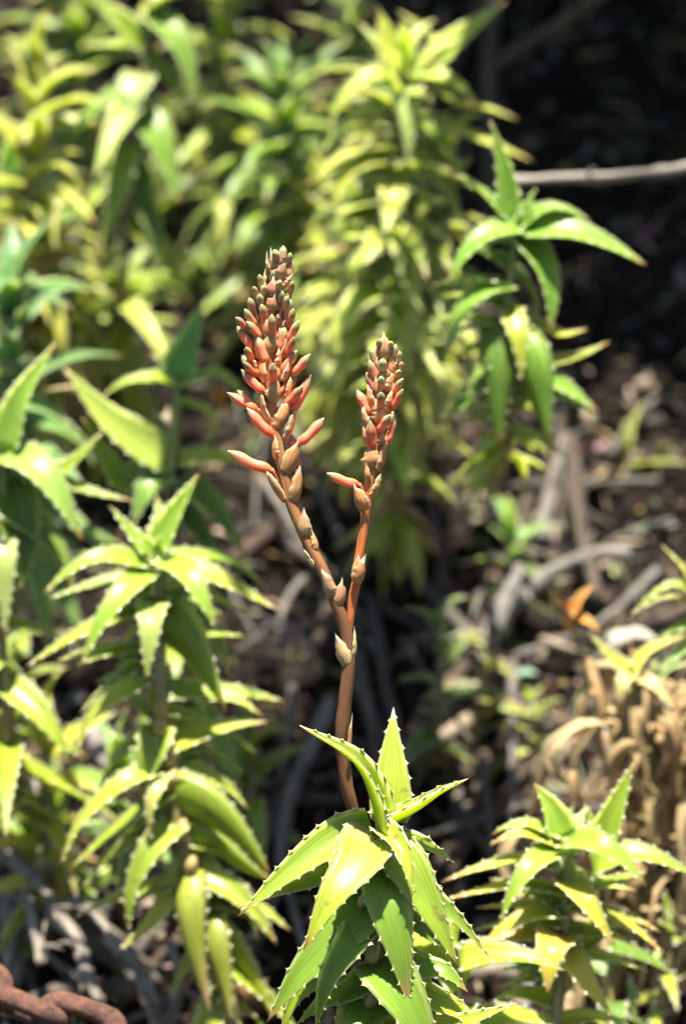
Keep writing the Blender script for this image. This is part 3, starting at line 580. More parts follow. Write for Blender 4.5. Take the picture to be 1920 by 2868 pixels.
plant_right()

def plant_upper_right():
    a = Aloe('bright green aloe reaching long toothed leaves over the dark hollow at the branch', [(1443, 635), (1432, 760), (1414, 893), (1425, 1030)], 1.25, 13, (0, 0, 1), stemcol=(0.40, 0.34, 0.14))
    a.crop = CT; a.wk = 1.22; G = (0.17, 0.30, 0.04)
    for p, w_, c, kw in [
        ([(885, 870, 10), (860, 680, 0), (800, 468, 0)], 90, G, dict(hint=tuple(-FW - RT * 0.3))),
        ([(915, 880, 0), (945, 810, -10), (978, 738, -10)], 50, G, dict(hint=tuple(-FW))),
        ([(905, 895, 10), (1010, 820, 0), (1100, 820, 0), (1192, 862, 0)], 105, G, dict()),
        ([(930, 900, -10), (1110, 905, -40), (1270, 960, -40), (1412, 1038, -40)], 150, G, dict(roll=12)),
        ([(915, 895, -20), (790, 920, -60), (700, 1000, -80), (628, 1112, -80)], 130, G, dict(hint=(-0.2, -0.4, 1))),
        ([(910, 920, 0), (1000, 1030, -40), (1035, 1150, -50), (1035, 1312, -50)], 150, G, dict(hint=(0.3, -0.4, 1))),
        ([(880, 1120, -10), (780, 1140, -60), (680, 1240, -80), (618, 1425, -80)], 120, G, dict(hint=(-0.2, -0.4, 1))),
        ([(870, 860, 30), (780, 760, 10), (700, 700, 0), (650, 690, 0)], 80, G, dict()),
        ([(870, 1430, 0), (780, 1490, -20), (700, 1570, -20), (615, 1655, -20)], 130, G, dict(roll=-14)),
        ([(860, 1260, -10), (835, 1430, -60), (830, 1570, -60), (838, 1755, -50)], 170, DEEP, dict(hint=(0, 0.8, 0.5))),
        ([(900, 1330, -10), (960, 1440, -60), (1000, 1580, -60), (1036, 1745, -50)], 175, G, dict(hint=(0.2, 0.8, 0.5))),
        ([(910, 1430, 0), (1000, 1470, -20), (1110, 1530, -20), (1225, 1615, -20)], 120, G, dict(roll=12)),
        ([(900, 1420, 30), (1040, 1420, 20), (1160, 1390, 20), (1265, 1340, 20)], 110, (0.36, 0.40, 0.08), dict()),
        ([(890, 1260, 30), (1000, 1280, 10), (1080, 1310, 0), (1180, 1290, 0)], 110, YGREEN, dict()),
        ([(880, 1210, -20), (905, 1300, -80), (920, 1390, -90), (922, 1500, -90)], 90, YGREEN, dict(hint=(0, -0.6, 1))),
        ([(870, 1050, 40), (950, 1120, 80), (1000, 1240, 100)], 140, DEEP, dict()),
        ([(860, 1340, 10), (740, 1360, 10), (660, 1400, 10)], 90, YGREEN, dict()),
        ([(880, 1150, 30), (780, 1170, 60), (690, 1180, 80)], 90, YGREEN, dict()),
    ]: a.leaf(p, w_, c, **kw)
    a.spray(18, 0.07, 0.02, random.Random(73), (G, YGREEN), t0=0.9, t1=0.55, el0=10, el1=-40, droop=0.45, azs=(-20, 200))
    a.spray(16, 0.075, 0.02, random.Random(74), (G, YGREEN), t0=0.98, t1=0.6, el0=25, el1=-45, droop=0.45, azs=(120, 225))
plant_upper_right()

def plant_upper_centre():
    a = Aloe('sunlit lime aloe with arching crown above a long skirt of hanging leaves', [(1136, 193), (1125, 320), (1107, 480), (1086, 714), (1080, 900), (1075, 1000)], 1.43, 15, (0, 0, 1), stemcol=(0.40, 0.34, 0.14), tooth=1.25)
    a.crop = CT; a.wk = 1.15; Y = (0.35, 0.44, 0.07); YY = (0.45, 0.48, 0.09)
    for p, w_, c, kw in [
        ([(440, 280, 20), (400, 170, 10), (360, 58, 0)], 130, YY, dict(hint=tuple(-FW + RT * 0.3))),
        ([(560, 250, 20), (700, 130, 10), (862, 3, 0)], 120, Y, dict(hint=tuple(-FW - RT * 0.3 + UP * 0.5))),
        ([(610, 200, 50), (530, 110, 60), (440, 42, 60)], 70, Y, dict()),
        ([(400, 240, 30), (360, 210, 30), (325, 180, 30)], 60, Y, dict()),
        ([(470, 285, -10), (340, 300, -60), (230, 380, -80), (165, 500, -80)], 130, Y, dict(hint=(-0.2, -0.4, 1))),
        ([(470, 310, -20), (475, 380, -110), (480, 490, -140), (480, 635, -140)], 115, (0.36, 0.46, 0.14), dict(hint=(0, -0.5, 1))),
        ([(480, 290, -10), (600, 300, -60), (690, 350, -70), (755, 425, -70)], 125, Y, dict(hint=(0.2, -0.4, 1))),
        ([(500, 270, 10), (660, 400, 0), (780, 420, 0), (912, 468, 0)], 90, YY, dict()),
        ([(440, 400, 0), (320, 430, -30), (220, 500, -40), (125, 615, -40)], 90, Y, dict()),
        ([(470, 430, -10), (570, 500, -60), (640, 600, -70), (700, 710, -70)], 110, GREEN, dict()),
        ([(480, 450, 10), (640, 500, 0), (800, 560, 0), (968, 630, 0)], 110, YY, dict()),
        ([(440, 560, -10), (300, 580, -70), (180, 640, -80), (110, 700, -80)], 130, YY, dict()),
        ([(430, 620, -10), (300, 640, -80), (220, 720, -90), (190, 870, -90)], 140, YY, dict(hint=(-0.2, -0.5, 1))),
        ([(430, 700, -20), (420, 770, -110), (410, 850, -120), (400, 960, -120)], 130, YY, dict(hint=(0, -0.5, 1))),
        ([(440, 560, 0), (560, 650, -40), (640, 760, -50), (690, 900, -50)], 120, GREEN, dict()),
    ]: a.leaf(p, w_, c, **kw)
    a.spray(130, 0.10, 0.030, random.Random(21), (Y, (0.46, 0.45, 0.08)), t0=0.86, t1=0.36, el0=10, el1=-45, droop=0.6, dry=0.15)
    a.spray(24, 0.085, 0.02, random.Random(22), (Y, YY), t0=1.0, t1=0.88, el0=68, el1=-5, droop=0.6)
plant_upper_centre()

def plant_top_left():
    a = Aloe('tall green aloe with long drooping leaves hanging down among crowded foliage', [(400, -60), (420, 60), (395, 250), (370, 460), (350, 640), (345, 760)], 1.5, 14, (0, 0, 1), stemcol=(0.40, 0.34, 0.14), tooth=1.25)
    a.crop = CL; G = (0.17, 0.28, 0.05)
    for p, w_, c, kw in [
        ([(680, 60, 0), (800, 170, -40), (860, 320, -50), (880, 490, -50)], 180, G, dict(hint=(0.2, -0.5, 1))),
        ([(650, 200, 0), (560, 100, -20), (480, 30, -20), (410, -60, -20)], 130, GREEN, dict(roll=-30)),
        ([(650, 340, -10), (600, 430, -80), (560, 540, -90), (530, 680, -90)], 170, (0.26, 0.36, 0.12), dict(hint=(0, -0.5, 1))),
        ([(640, 500, 0), (710, 610, -50), (770, 760, -60), (825, 940, -60)], 190, G, dict(hint=(0.2, -0.6, 1))),
        ([(590, 640, 0), (560, 780, -60), (520, 950, -70), (450, 1160, -70)], 150, GREEN, dict(hint=(-0.1, -0.6, 1))),
        ([(620, 380, 10), (460, 480, -10), (350, 600, -20), (255, 760, -20)], 140, G, dict()),
        ([(580, 700, 30), (640, 900, 20), (700, 1050, 20), (720, 1300, 20)], 170, DEEP, dict()),
        ([(570, 720, 30), (420, 900, 10), (300, 1000, 0), (150, 1120, 0)], 150, G, dict()),
        ([(690, 30, 10), (660, 40, -30), (630, 110, -40)], 60, YGREEN, dict()),
        ([(650, 220, 20), (740, 330, 10), (820, 420, 0), (860, 500, 0)], 110, GREEN, dict()),
    ]: a.leaf(p, w_, c, **kw)
    a.spray(10, 0.11, 0.033, random.Random(5), (GREEN, YGREEN), t0=0.95, t1=0.3, el0=10, el1=-40)
plant_top_left()

# ---- the rest of the thicket: (label, apex px, apex py, ratio, leaves, leaf length, width, colours, stem length px)
def thicket():
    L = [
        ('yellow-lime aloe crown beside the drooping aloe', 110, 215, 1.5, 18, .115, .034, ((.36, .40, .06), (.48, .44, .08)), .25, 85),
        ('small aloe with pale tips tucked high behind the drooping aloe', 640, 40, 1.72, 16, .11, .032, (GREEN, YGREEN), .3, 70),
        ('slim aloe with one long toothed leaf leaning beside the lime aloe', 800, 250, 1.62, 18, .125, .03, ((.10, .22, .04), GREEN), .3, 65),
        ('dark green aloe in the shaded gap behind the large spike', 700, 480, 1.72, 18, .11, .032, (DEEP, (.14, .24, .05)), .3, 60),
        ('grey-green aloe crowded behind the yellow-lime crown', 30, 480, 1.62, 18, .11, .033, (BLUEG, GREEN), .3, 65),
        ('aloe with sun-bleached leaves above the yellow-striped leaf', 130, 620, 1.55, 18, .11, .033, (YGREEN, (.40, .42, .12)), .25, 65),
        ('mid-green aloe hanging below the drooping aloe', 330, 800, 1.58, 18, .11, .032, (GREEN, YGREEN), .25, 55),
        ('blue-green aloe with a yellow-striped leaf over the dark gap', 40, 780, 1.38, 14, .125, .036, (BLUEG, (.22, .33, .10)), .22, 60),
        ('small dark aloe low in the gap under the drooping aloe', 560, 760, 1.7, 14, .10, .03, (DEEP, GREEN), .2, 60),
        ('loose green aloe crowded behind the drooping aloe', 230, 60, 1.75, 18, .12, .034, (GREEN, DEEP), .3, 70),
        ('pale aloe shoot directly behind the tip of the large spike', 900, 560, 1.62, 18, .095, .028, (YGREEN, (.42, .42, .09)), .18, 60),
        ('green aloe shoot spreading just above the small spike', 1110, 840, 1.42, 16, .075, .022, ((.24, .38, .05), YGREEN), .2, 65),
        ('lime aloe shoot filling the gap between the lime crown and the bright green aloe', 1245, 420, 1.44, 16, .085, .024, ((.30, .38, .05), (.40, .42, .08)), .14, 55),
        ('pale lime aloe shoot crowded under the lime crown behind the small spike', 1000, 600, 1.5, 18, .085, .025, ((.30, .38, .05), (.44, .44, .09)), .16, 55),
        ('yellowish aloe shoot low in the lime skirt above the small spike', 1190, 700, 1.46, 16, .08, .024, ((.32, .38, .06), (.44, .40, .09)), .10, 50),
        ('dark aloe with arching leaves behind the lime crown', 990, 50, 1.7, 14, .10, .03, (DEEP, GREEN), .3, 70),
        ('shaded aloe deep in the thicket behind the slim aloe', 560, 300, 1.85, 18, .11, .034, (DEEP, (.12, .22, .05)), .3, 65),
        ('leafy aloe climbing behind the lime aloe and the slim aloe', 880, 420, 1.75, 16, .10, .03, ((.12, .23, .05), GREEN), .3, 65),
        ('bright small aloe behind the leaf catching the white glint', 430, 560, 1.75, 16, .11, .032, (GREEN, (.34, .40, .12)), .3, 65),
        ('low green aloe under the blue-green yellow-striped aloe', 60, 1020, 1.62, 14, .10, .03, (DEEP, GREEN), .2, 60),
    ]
    for i, (lab, x, y, r, n, ln, wd, cols, st, el0) in enumerate(L):
        rg = random.Random(100 + i); k = st / (K * D0 * r)
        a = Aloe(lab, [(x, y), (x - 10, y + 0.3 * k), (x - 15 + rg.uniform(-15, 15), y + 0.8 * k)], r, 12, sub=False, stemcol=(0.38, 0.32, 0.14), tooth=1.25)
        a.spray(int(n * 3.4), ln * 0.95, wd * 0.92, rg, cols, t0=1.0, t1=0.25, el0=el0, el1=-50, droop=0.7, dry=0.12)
    # left of the large aloe
    a = Aloe('aloe behind the large pale one with an upright glossy leaf and broad dark lower leaves', [(500, 1085), (490, 1200), (470, 1400), (480, 1600), (500, 1800)], 1.30, 14, stemcol=(0.40, 0.34, 0.14))
    for p, w_, c, kw in [
        ([(500, 1080, 10), (535, 960, 0), (566, 842, 0)], 130, (0.14, 0.30, 0.05), dict(hint=tuple(-FW - RT * 0.6), ch=0.45)),
        ([(500, 1075, 0), (430, 1060, -30), (350, 1070, -40), (285, 1110, -40)], 80, GREEN, dict()),
        ([(505, 1075, 0), (590, 1045, -20), (650, 1070, -20), (690, 1120, -20)], 80, GREEN, dict()),
        ([(500, 1070, 20), (460, 1020, 30), (420, 990, 30)], 60, GREEN, dict()),
        ([(500, 1120, -10), (580, 1150, -30), (600, 1200, -30), (560, 1260, -30)], 40, GREEN, dict()),
        ([(480, 1290, -10), (380, 1230, -40), (290, 1160, -50), (180, 1030, -50)], 130, (0.26, 0.33, 0.06), dict(roll=-35, tip=TAN)),
        ([(470, 1260, 10), (360, 1350, 0), (300, 1280, 0), (230, 1170, 0)], 110, GREEN, dict(roll=-35)),
        ([(500, 1290, 20), (580, 1280, 10), (660, 1285, 0), (745, 1275, 0)], 70, YGREEN, dict(roll=20)),
        ([(470, 1330, -20), (420, 1360, -80), (390, 1420, -90), (370, 1480, -90)], 95, (0.20, 0.33, 0.08), dict(hint=(0, -0.6, 1))),
        ([(500, 1350, 20), (590, 1420, 20), (650, 1500, 20), (690, 1560, 20)], 130, DEEP, dict()),
        ([(470, 1400, 20), (560, 1500, 60), (640, 1640, 70)], 150, DEEP, dict()),
    ]: a.leaf(p, w_, c, **kw)
    a.spray(10, .10, .03, random.Random(61), (GREEN, DEEP), t0=.7, t1=.25, el0=-5, el1=-40)
    a = Aloe('aloe with wide white-shining leaves beside the crown of the large pale aloe', [(15, 1275), (5, 1400), (-5, 1600), (10, 1850), (20, 2050)], 1.24, 15, stemcol=(0.40, 0.34, 0.14))
    for p, w_, c, kw in [
        ([(20, 1265, 10), (60, 1120, 0), (155, 960, 0)], 110, (0.22, 0.35, 0.06), dict(hint=tuple(-FW - RT * 0.5), ch=0.5)),
        ([(15, 1275, -10), (90, 1300, -90), (160, 1380, -120), (235, 1520, -120)], 130, (0.24, 0.36, 0.08), dict(hint=(0.1, -0.5, 1))),
        ([(20, 1290, 20), (150, 1340, 20), (270, 1380, 20), (375, 1402, 20)], 70, GREEN, dict(roll=14)),
        ([(60, 1330, 20), (150, 1330, 20), (220, 1280, 10), (290, 1205, 0)], 75, GREEN, dict(hint=tuple(UP - FW))),
        ([(0, 1480, -10), (15, 1560, -90), (15, 1660, -100), (15, 1790, -100)], 75, (0.34, 0.42, 0.14), dict(hint=(0, -0.6, 1))),
        ([(5, 1350, 10), (40, 1440, -20), (60, 1540, -30), (40, 1680, -30)], 160, DEEP, dict()),
        ([(5, 1420, 20), (100, 1480, 20), (170, 1560, 20), (210, 1660, 20)], 150, (0.16, 0.24, 0.05), dict()),
        ([(0, 1280, 10), (-80, 1300, -20), (-150, 1400, -20)], 110, GREEN, dict()),
    ]: a.leaf(p, w_, c, **kw)
    a.spray(14, .10, .032, random.Random(77), (GREEN, YGREEN), t0=.75, t1=.2, el0=0, el1=-45)
    for i, (lab, x, y, r, n, ln, wd, cols, st, el0) in enumerate([
        ('low yellow-green aloe with narrow leaves at the foot of the wide-leaved shining aloe', 120, 1985, 1.3, 16, .085, .02, (YGREEN, YELLOW), .15, 75),
        ('small deep green aloe behind the stem of the large pale aloe', 700, 2060, 1.38, 12, .075, .024, (DEEP, GREEN), .12, 70),
        ('young green aloe shoot standing behind the stem of the large pale aloe', 330, 2080, 1.32, 12, .075, .02, ((.12, .26, .05), GREEN), .15, 80),
        ('shaded green aloe low beside the rusty chain', 150, 2280, 1.32, 10, .09, .028, (GREEN, DEEP), .1, 40),
        ('olive aloe with yellowing leaves under the wide-leaved shining aloe', 40, 1800, 1.34, 14, .09, .03, ((.22, .28, .06), YGREEN), .18, 45),
        ('small shade-darkened aloe among grey sticks between the flowering aloe and the pale branch', 1235, 1725, 1.38, 10, .07, .018, ((.05, .115, .02), (.10, .14, .03)), .1, 70),  # leaf greens darkened to carry the shade of this spot
        ('tiny green aloe beside the frayed dry grass', 1430, 1465, 1.5, 14, .065, .016, ((.12, .26, .06), GREEN), .1, 75),
        ('sparse aloe seedling on the sunlit litter', 1750, 1260, 1.58, 9, .07, .014, (YGREEN, GREEN), .08, 75),
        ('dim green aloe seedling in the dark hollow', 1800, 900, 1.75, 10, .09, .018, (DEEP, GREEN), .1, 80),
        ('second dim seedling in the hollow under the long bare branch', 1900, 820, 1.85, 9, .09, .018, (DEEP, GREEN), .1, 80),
        ('olive aloe with yellow underside leaves below the small shade-darkened aloe', 1350, 1800, 1.42, 7, .07, .017, ((.17, .18, .035), (.26, .20, .06)), .06, 30),
        ('pale lit aloe spreading low behind the foot of the flowering aloe', 1280, 2640, 1.10, 18, .095, .034, ((.30, .38, .05), YGREEN), .08, 35),
        ('dark-leaved shoot hidden behind the yellow-green aloe', 1705, 2650, 1.2, 8, .075, .03, (DEEP, BLUEG), .1, 10),
        ('bluish sprout on the ground behind the stacked yellow-green aloe', 1770, 2800, 1.2, 9, .05, .016, (BLUEG, GREEN), .06, 60),
        ('green sprig among the dead leaves behind the stacked yellow-green aloe', 1870, 2560, 1.25, 9, .05, .012, (GREEN, YGREEN), .06, 70),
        ('small aloe sprout on the shaded slope below the small shade-darkened aloe', 1480, 1960, 1.42, 10, .05, .014, (GREEN, YGREEN), .06, 60),
    ]):
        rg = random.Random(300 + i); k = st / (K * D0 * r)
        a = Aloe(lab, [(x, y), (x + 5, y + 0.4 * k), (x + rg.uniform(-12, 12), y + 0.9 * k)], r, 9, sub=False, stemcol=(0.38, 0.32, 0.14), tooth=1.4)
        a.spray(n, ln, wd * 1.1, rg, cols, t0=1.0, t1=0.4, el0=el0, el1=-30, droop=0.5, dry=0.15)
    a = Aloe('yellowing aloe with a tan withered leaf above straw-coloured dead leaves', [(1768, 1890), (1790, 2000), (1810, 2150), (1820, 2300)], 1.27, 15, stemcol=(0.42, 0.30, 0.14))
    a.crop = CM
    for p, w_, c, kw in [
        ([(1310, 1260, 0), (1370, 1160, 0), (1460, 1110, 0), (1580, 1065, 0)], 95, (0.55, 0.46, 0.08), dict()),
        ([(1300, 1250, 0), (1220, 1180, 0), (1160, 1120, 0), (1105, 1060, 0)], 80, (0.36, 0.40, 0.08), dict(roll=-20)),
        ([(1300, 1260, -10), (1270, 1290, -60), (1255, 1330, -70), (1250, 1390, -70)], 95, (0.55, 0.50, 0.16), dict(hint=(0, -0.5, 1))),
        ([(1320, 1270, 0), (1400, 1300, -40), (1470, 1370, -50), (1540, 1460, -50)], 100, (0.55, 0.42, 0.20), dict(hint=(0.2, -0.5, 1))),
        ([(1310, 1250, 20), (1310, 1180, 20), (1300, 1090, 20)], 30, ORANGE, dict()),
        ([(1400, 1300, 30), (1480, 1230, 20), (1590, 1200, 20)], 110, (0.30, 0.40, 0.16), dict()),
    ]: a.leaf(p, w_, c, **kw)
    rg = random.Random(9); c, Ls, u = spline(a.stem, 40)
    for i in range(64):      # the skirt of dead leaves on its stem
        k = rg.uniform(0.15, 0.97); b = np.array([np.interp(k, u, c[:, q]) for q in range(3)]); az = rg.uniform(0, 6.28)
        h = np.array([math.cos(az), math.sin(az), 0]); ln = rg.uniform(.06, .12); dn = np.array([0, 0, -1.0])
        h = h * rg.uniform(.2, 1.3); p = [b, b + h * ln * .16 + dn * ln * .2, b + h * ln * rg.uniform(.2, .34) + dn * ln * .55, b + h * ln * rg.uniform(.1, .5) + dn * ln * rg.uniform(.9, 1.1) + np.array([rg.uniform(-.01, .01), 0, 0])]
        a.leaf(p, rg.uniform(.006, .02), mixc((.52, .38, .19), (.34, .19, .08), rg.random()), world=True, mat='dry', wave=.6, twist=rg.uniform(-90, 90), ch=rg.uniform(.3, .9), tip=(.3, .18, .08))
    a = Aloe('dead straw-coloured aloe clump below the yellowing aloe', [(1830, 1850), (1825, 2000), (1820, 2250), (1830, 2480)], 1.28, 12, name='dead_aloe', stemcol=(0.42, 0.30, 0.14), group='dead aloes on the bank')
    c, Ls, u = spline(a.stem, 40)
    for i in range(210):
        k = rg.uniform(0.25, 1.0); b = np.array([np.interp(k, u, c[:, q]) for q in range(3)]) + np.array([rg.gauss(0, .042), rg.uniform(-.05, .03), 0]); az = rg.uniform(0, 6.28)
        h = np.array([math.cos(az), math.sin(az), 0]) * rg.uniform(.3, 1.4); ln = rg.uniform(.04, .11); dn = np.array([0, 0, -1.0])
        p = [b, b + h * ln * .25 - dn * ln * .02 + np.array([rg.uniform(-.012, .012), 0, 0]), b + h * ln * rg.uniform(.3, .6) + dn * ln * .35 + np.array([rg.uniform(-.02, .02), 0, 0]), b + h * ln * rg.uniform(.1, .6) + dn * ln * rg.uniform(.85, 1.1) + np.array([rg.uniform(-.015, .015), 0, 0])]
        a.leaf(p, rg.uniform(.005, .018), mixc((.62, .47, .26), (.40, .23, .10), rg.random()), world=True, mat='dry', wave=.6, twist=rg.uniform(-120, 120), ch=rg.uniform(.3, .9), tip=(.3, .18, .08), n=10, m=4, prof=lambda t: max(.06, math.sin(math.pi * min(1, t * .93 + .05)) ** .8))
    a = Aloe('withered orange aloe shoot with two curled leaves beside the pale branch', [(1598, 1712), (1610, 1790), (1650, 1900), (1690, 2000)], 1.29, 7, stemcol=(0.45, 0.30, 0.14)); a.crop = CM
    for p in ([(1020, 960, 0), (960, 910, -10), (890, 840, -10)], [(1030, 970, -10), (1070, 890, -20), (1132, 825, -20)], [(1030, 990, 0), (1100, 1010, -30), (1160, 1055, -30)], [(1000, 970, -10), (1010, 1030, -40), (1050, 1090, -40)]):
        a.leaf(p, 80, (0.60, 0.26, 0.06), mat='dry', wave=.3, ch=.5, twist=30, tip=(0.45, .2, .06))
    a = Aloe('green aloe arching fine leaves over the yellowing aloe', [(1960, 1700), (1965, 1850), (1975, 2100)], 1.22, 12, stemcol=(0.40, 0.34, 0.14)); a.crop = CM
    for p, w_, c in (([(1630, 940, 0), (1540, 830, -20), (1420, 870, -30), (1285, 1000, -30)], 75, GREEN), ([(1630, 960, 20), (1530, 900, 10), (1440, 900, 10), (1340, 950, 10)], 60, YGREEN), ([(1630, 1000, 10), (1560, 1030, 0), (1480, 1060, 0), (1400, 1110, 0)], 90, DEEP), ([(1640, 1080, 0), (1570, 1130, 0), (1500, 1190, 0), (1420, 1260, 0)], 110, (0.22, 0.34, 0.12)), ([(1630, 900, 0), (1560, 760, 0), (1450, 640, 0)], 60, YGREEN)):
        a.leaf(p, w_, c)
thicket()

# ================================================================== sticks, grass, chain
GREY = (0.23, 0.20, 0.17); LGREY = (0.40, 0.37, 0.33); BROWN = (0.16, 0.115, 0.085)
def branch(label, pts, rad, col=GREY, crop=(0, 0, 1), lift=0.02, rs=None, twigs=0, wob=0.35, sd_=None, name='dry_branch', group='dry branches lying on the bank', ext=0.0):
    x0, y0, k = crop; W = []
    for i, q in enumerate(pts):
        x, y = x0 + q[0] * k, y0 + q[1] * k; r = (rs[i] if rs else hit(x, y) - lift * 0.55); W.append(P(x, y, r))
    rm = rad * k * K * D0 * 1.35 * 0.5 if rs is None else rad * k * K * D0 * 0.5 * (sum(rs) / len(rs))
    W = [np.array(q) for q in W]; sd_ = rnd.random() * 40 if sd_ is None else sd_
    base = min(W, key=lambda q: q[2]).copy(); mb = MB()
    def cf(u, a):
        g = 0.75 + 0.5 * nz(math.cos(a) * 1.2 + sd_, math.sin(a) * 1.2, u * 8); return tuple(x * g for x in mixc(col, (col[0] * 1.25, col[1] * 1.2, col[2] * 1.15), max(0, nz(u * 5 + sd_, 2.0))))
    n = max(16, int(spline(W, 4)[1] / 0.012))
    root = thing(name, label, 'branch', base, group)
    tube(mb, W, [rm * 1.05, rm * 1.1, rm, rm * 0.95, rm * 0.8], cf, n=n, m=10, wob=wob, seed=sd_); mb.link('limb', M['bark'], root, base)
    c, L, u = spline(W, 30); T = tangents(c); rg = random.Random(int(sd_ * 100))
    for i in range(twigs):
        j = rg.randint(4, 27); d = unit(T[j] * rg.uniform(-.3, .8) + np.array([rg.uniform(-1, 1), rg.uniform(-.8, .2), rg.uniform(-.3, 1)])); ln = rg.uniform(.02, .06)
        tb = MB(); tube(tb, [c[j], c[j] + d * ln * .5 + np.array([0, 0, .004]), c[j] + d * ln], [rm * .45, rm * .35, rm * .15], cf, n=8, m=7, wob=.4, seed=sd_ + i); tb.link('twig', M['bark'], root, base)
    return root
branch('grey stick standing behind the small spike stalk', [(230, 120), (280, 280), (345, 430), (395, 700), (470, 1010)], 62, GREY, CM)
branch('grey stick slanting down behind the fork of the flower stalk', [(760, 1480), (880, 1570), (1040, 1680), (1160, 1745), (1230, 1780)], 34, GREY)
branch('thick pale weathered branch in sunlight beside the withered orange shoot', [(620, 1120), (680, 990), (860, 815), (1000, 735), (1180, 680), (1300, 690)], 92, LGREY, CM, 0.09, twigs=4, wob=.5)
branch('short broken pale stub leaning on the weathered branch', [(650, 1040), (700, 920), (775, 745)], 82, LGREY, CM, 0.14, wob=.5)
branch('stout grey stick slanting up behind the upright leaf of the flowering aloe', [(140, 1760), (260, 1640), (390, 1470), (520, 1330)], 84, GREY, CM, 0.10)
branch('pale upright stick below the bright green aloe', [(880, 620), (905, 470), (940, 310), (1000, 120)], 70, LGREY, CM, 0.05, twigs=2)
branch('thin grey stick bent below the flower stalk fork', [(60, 900), (100, 1100), (140, 1350), (210, 1600), (240, 1720)], 62, GREY, CM, 0.05)
branch('second grey stick running down below the flower stalk fork', [(0, 1150), (30, 1330), (70, 1500), (100, 1720)], 62, GREY, CM, 0.07)
branch('dark forked root curving under the bright green aloe', [(540, 80), (480, 150), (400, 170), (250, 60)], 50, BROWN, CM, 0.03)
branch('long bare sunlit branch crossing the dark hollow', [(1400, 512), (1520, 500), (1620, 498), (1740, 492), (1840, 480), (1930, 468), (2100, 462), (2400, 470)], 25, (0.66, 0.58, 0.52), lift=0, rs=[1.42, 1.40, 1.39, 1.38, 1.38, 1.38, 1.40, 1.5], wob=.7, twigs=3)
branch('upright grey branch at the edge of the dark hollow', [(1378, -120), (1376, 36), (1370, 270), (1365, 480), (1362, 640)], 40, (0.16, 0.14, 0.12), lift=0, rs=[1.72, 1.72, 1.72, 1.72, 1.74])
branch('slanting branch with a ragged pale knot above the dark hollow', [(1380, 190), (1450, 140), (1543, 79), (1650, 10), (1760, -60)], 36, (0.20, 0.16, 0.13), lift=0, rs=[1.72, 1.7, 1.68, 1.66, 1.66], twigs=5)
branch('thick knotty grey root sloping down beside the rusty chain', [(60, 2440), (150, 2520), (235, 2595), (357, 2690), (430, 2790), (470, 2900)], 84, (0.30, 0.26, 0.22), lift=0.05, wob=.6, twigs=5)
branch('pale stump standing above the rusty chain', [(28, 2480), (33, 2560), (38, 2680), (40, 2760)], 56, (0.48, 0.43, 0.36), lift=0.06, wob=.5)
branch('bent grey stick with a bright lower end beside the large pale aloe base', [(925, 1960), (895, 2040), (850, 2130), (815, 2215), (795, 2310), (782, 2420)], 42, (0.34, 0.31, 0.29), lift=0.08)
branch('short stick with a lit patch just behind the flower stalk base', [(1000, 1900), (1030, 1980), (1075, 2080), (1120, 2190)], 40, GREY, lift=0.05)
branch('dark stick lying level behind the rosette of the flowering aloe', [(560, 2190), (680, 2212), (800, 2225), (960, 2245)], 46, BROWN, lift=0.05)
branch('brown stick in the shade between large pale aloe and flower stalk', [(640, 1580), (720, 1520), (800, 1457), (860, 1420)], 44, BROWN, lift=0.04)
branch('twisted pale root rising behind the stacked yellow-green aloe', [(1735, 2620), (1760, 2540), (1810, 2478), (1850, 2420)], 40, (0.36, 0.30, 0.24), lift=0.05, twigs=4, wob=.6)
branch('thin silver stick under the stacked yellow-green aloe', [(1490, 2700), (1480, 2760), (1462, 2860), (1450, 2950)], 20, (0.44, 0.43, 0.42), lift=0.10)
branch('pale stick lying across the litter behind the flowering aloe', [(1230, 2730), (1300, 2718), (1400, 2722), (1480, 2735)], 54, (0.46, 0.38, 0.31), lift=0.05, wob=.6)
branch('sunlit splinter of wood lying below the large pale aloe stem', [(255, 2040), (275, 2090), (305, 2150)], 44, (0.48, 0.42, 0.40), lift=0.06)
branch('pale twig slanting over the litter by the pale stump', [(-40, 2330), (20, 2390), (80, 2430)], 26, (0.40, 0.36, 0.33), lift=0.10)
branch('brown upright stick behind the stacked yellow-green aloe crown', [(1700, 2180), (1690, 2320), (1705, 2470)], 40, BROWN, lift=0.05)
for lab, pts, rad in (
    ('bleached forked stick rising beside the knotty root', [(150, 2560), (215, 2640), (250, 2740), (300, 2850)], 34), ('bleached stick crossing under the large pale aloe', [(300, 2620), (380, 2700), (420, 2800), (440, 2880)], 40),
    ('short bleached stick propped by the pale stump', [(70, 2500), (100, 2600), (115, 2700)], 30), ('bleached crooked twig over the knotty root', [(190, 2520), (240, 2540), (300, 2600), (330, 2680)], 22),
    ('bleached splintered stick below the orange dead leaf', [(10, 2400), (90, 2450), (160, 2540)], 30), ('bleached stick standing between the knotty root and the flowering aloe', [(480, 2640), (500, 2740), (490, 2860)], 26)):
    branch(lab, pts, rad, (0.55, 0.48, 0.40), lift=0.13, wob=.7, twigs=2)
rs_ = random.Random(33)
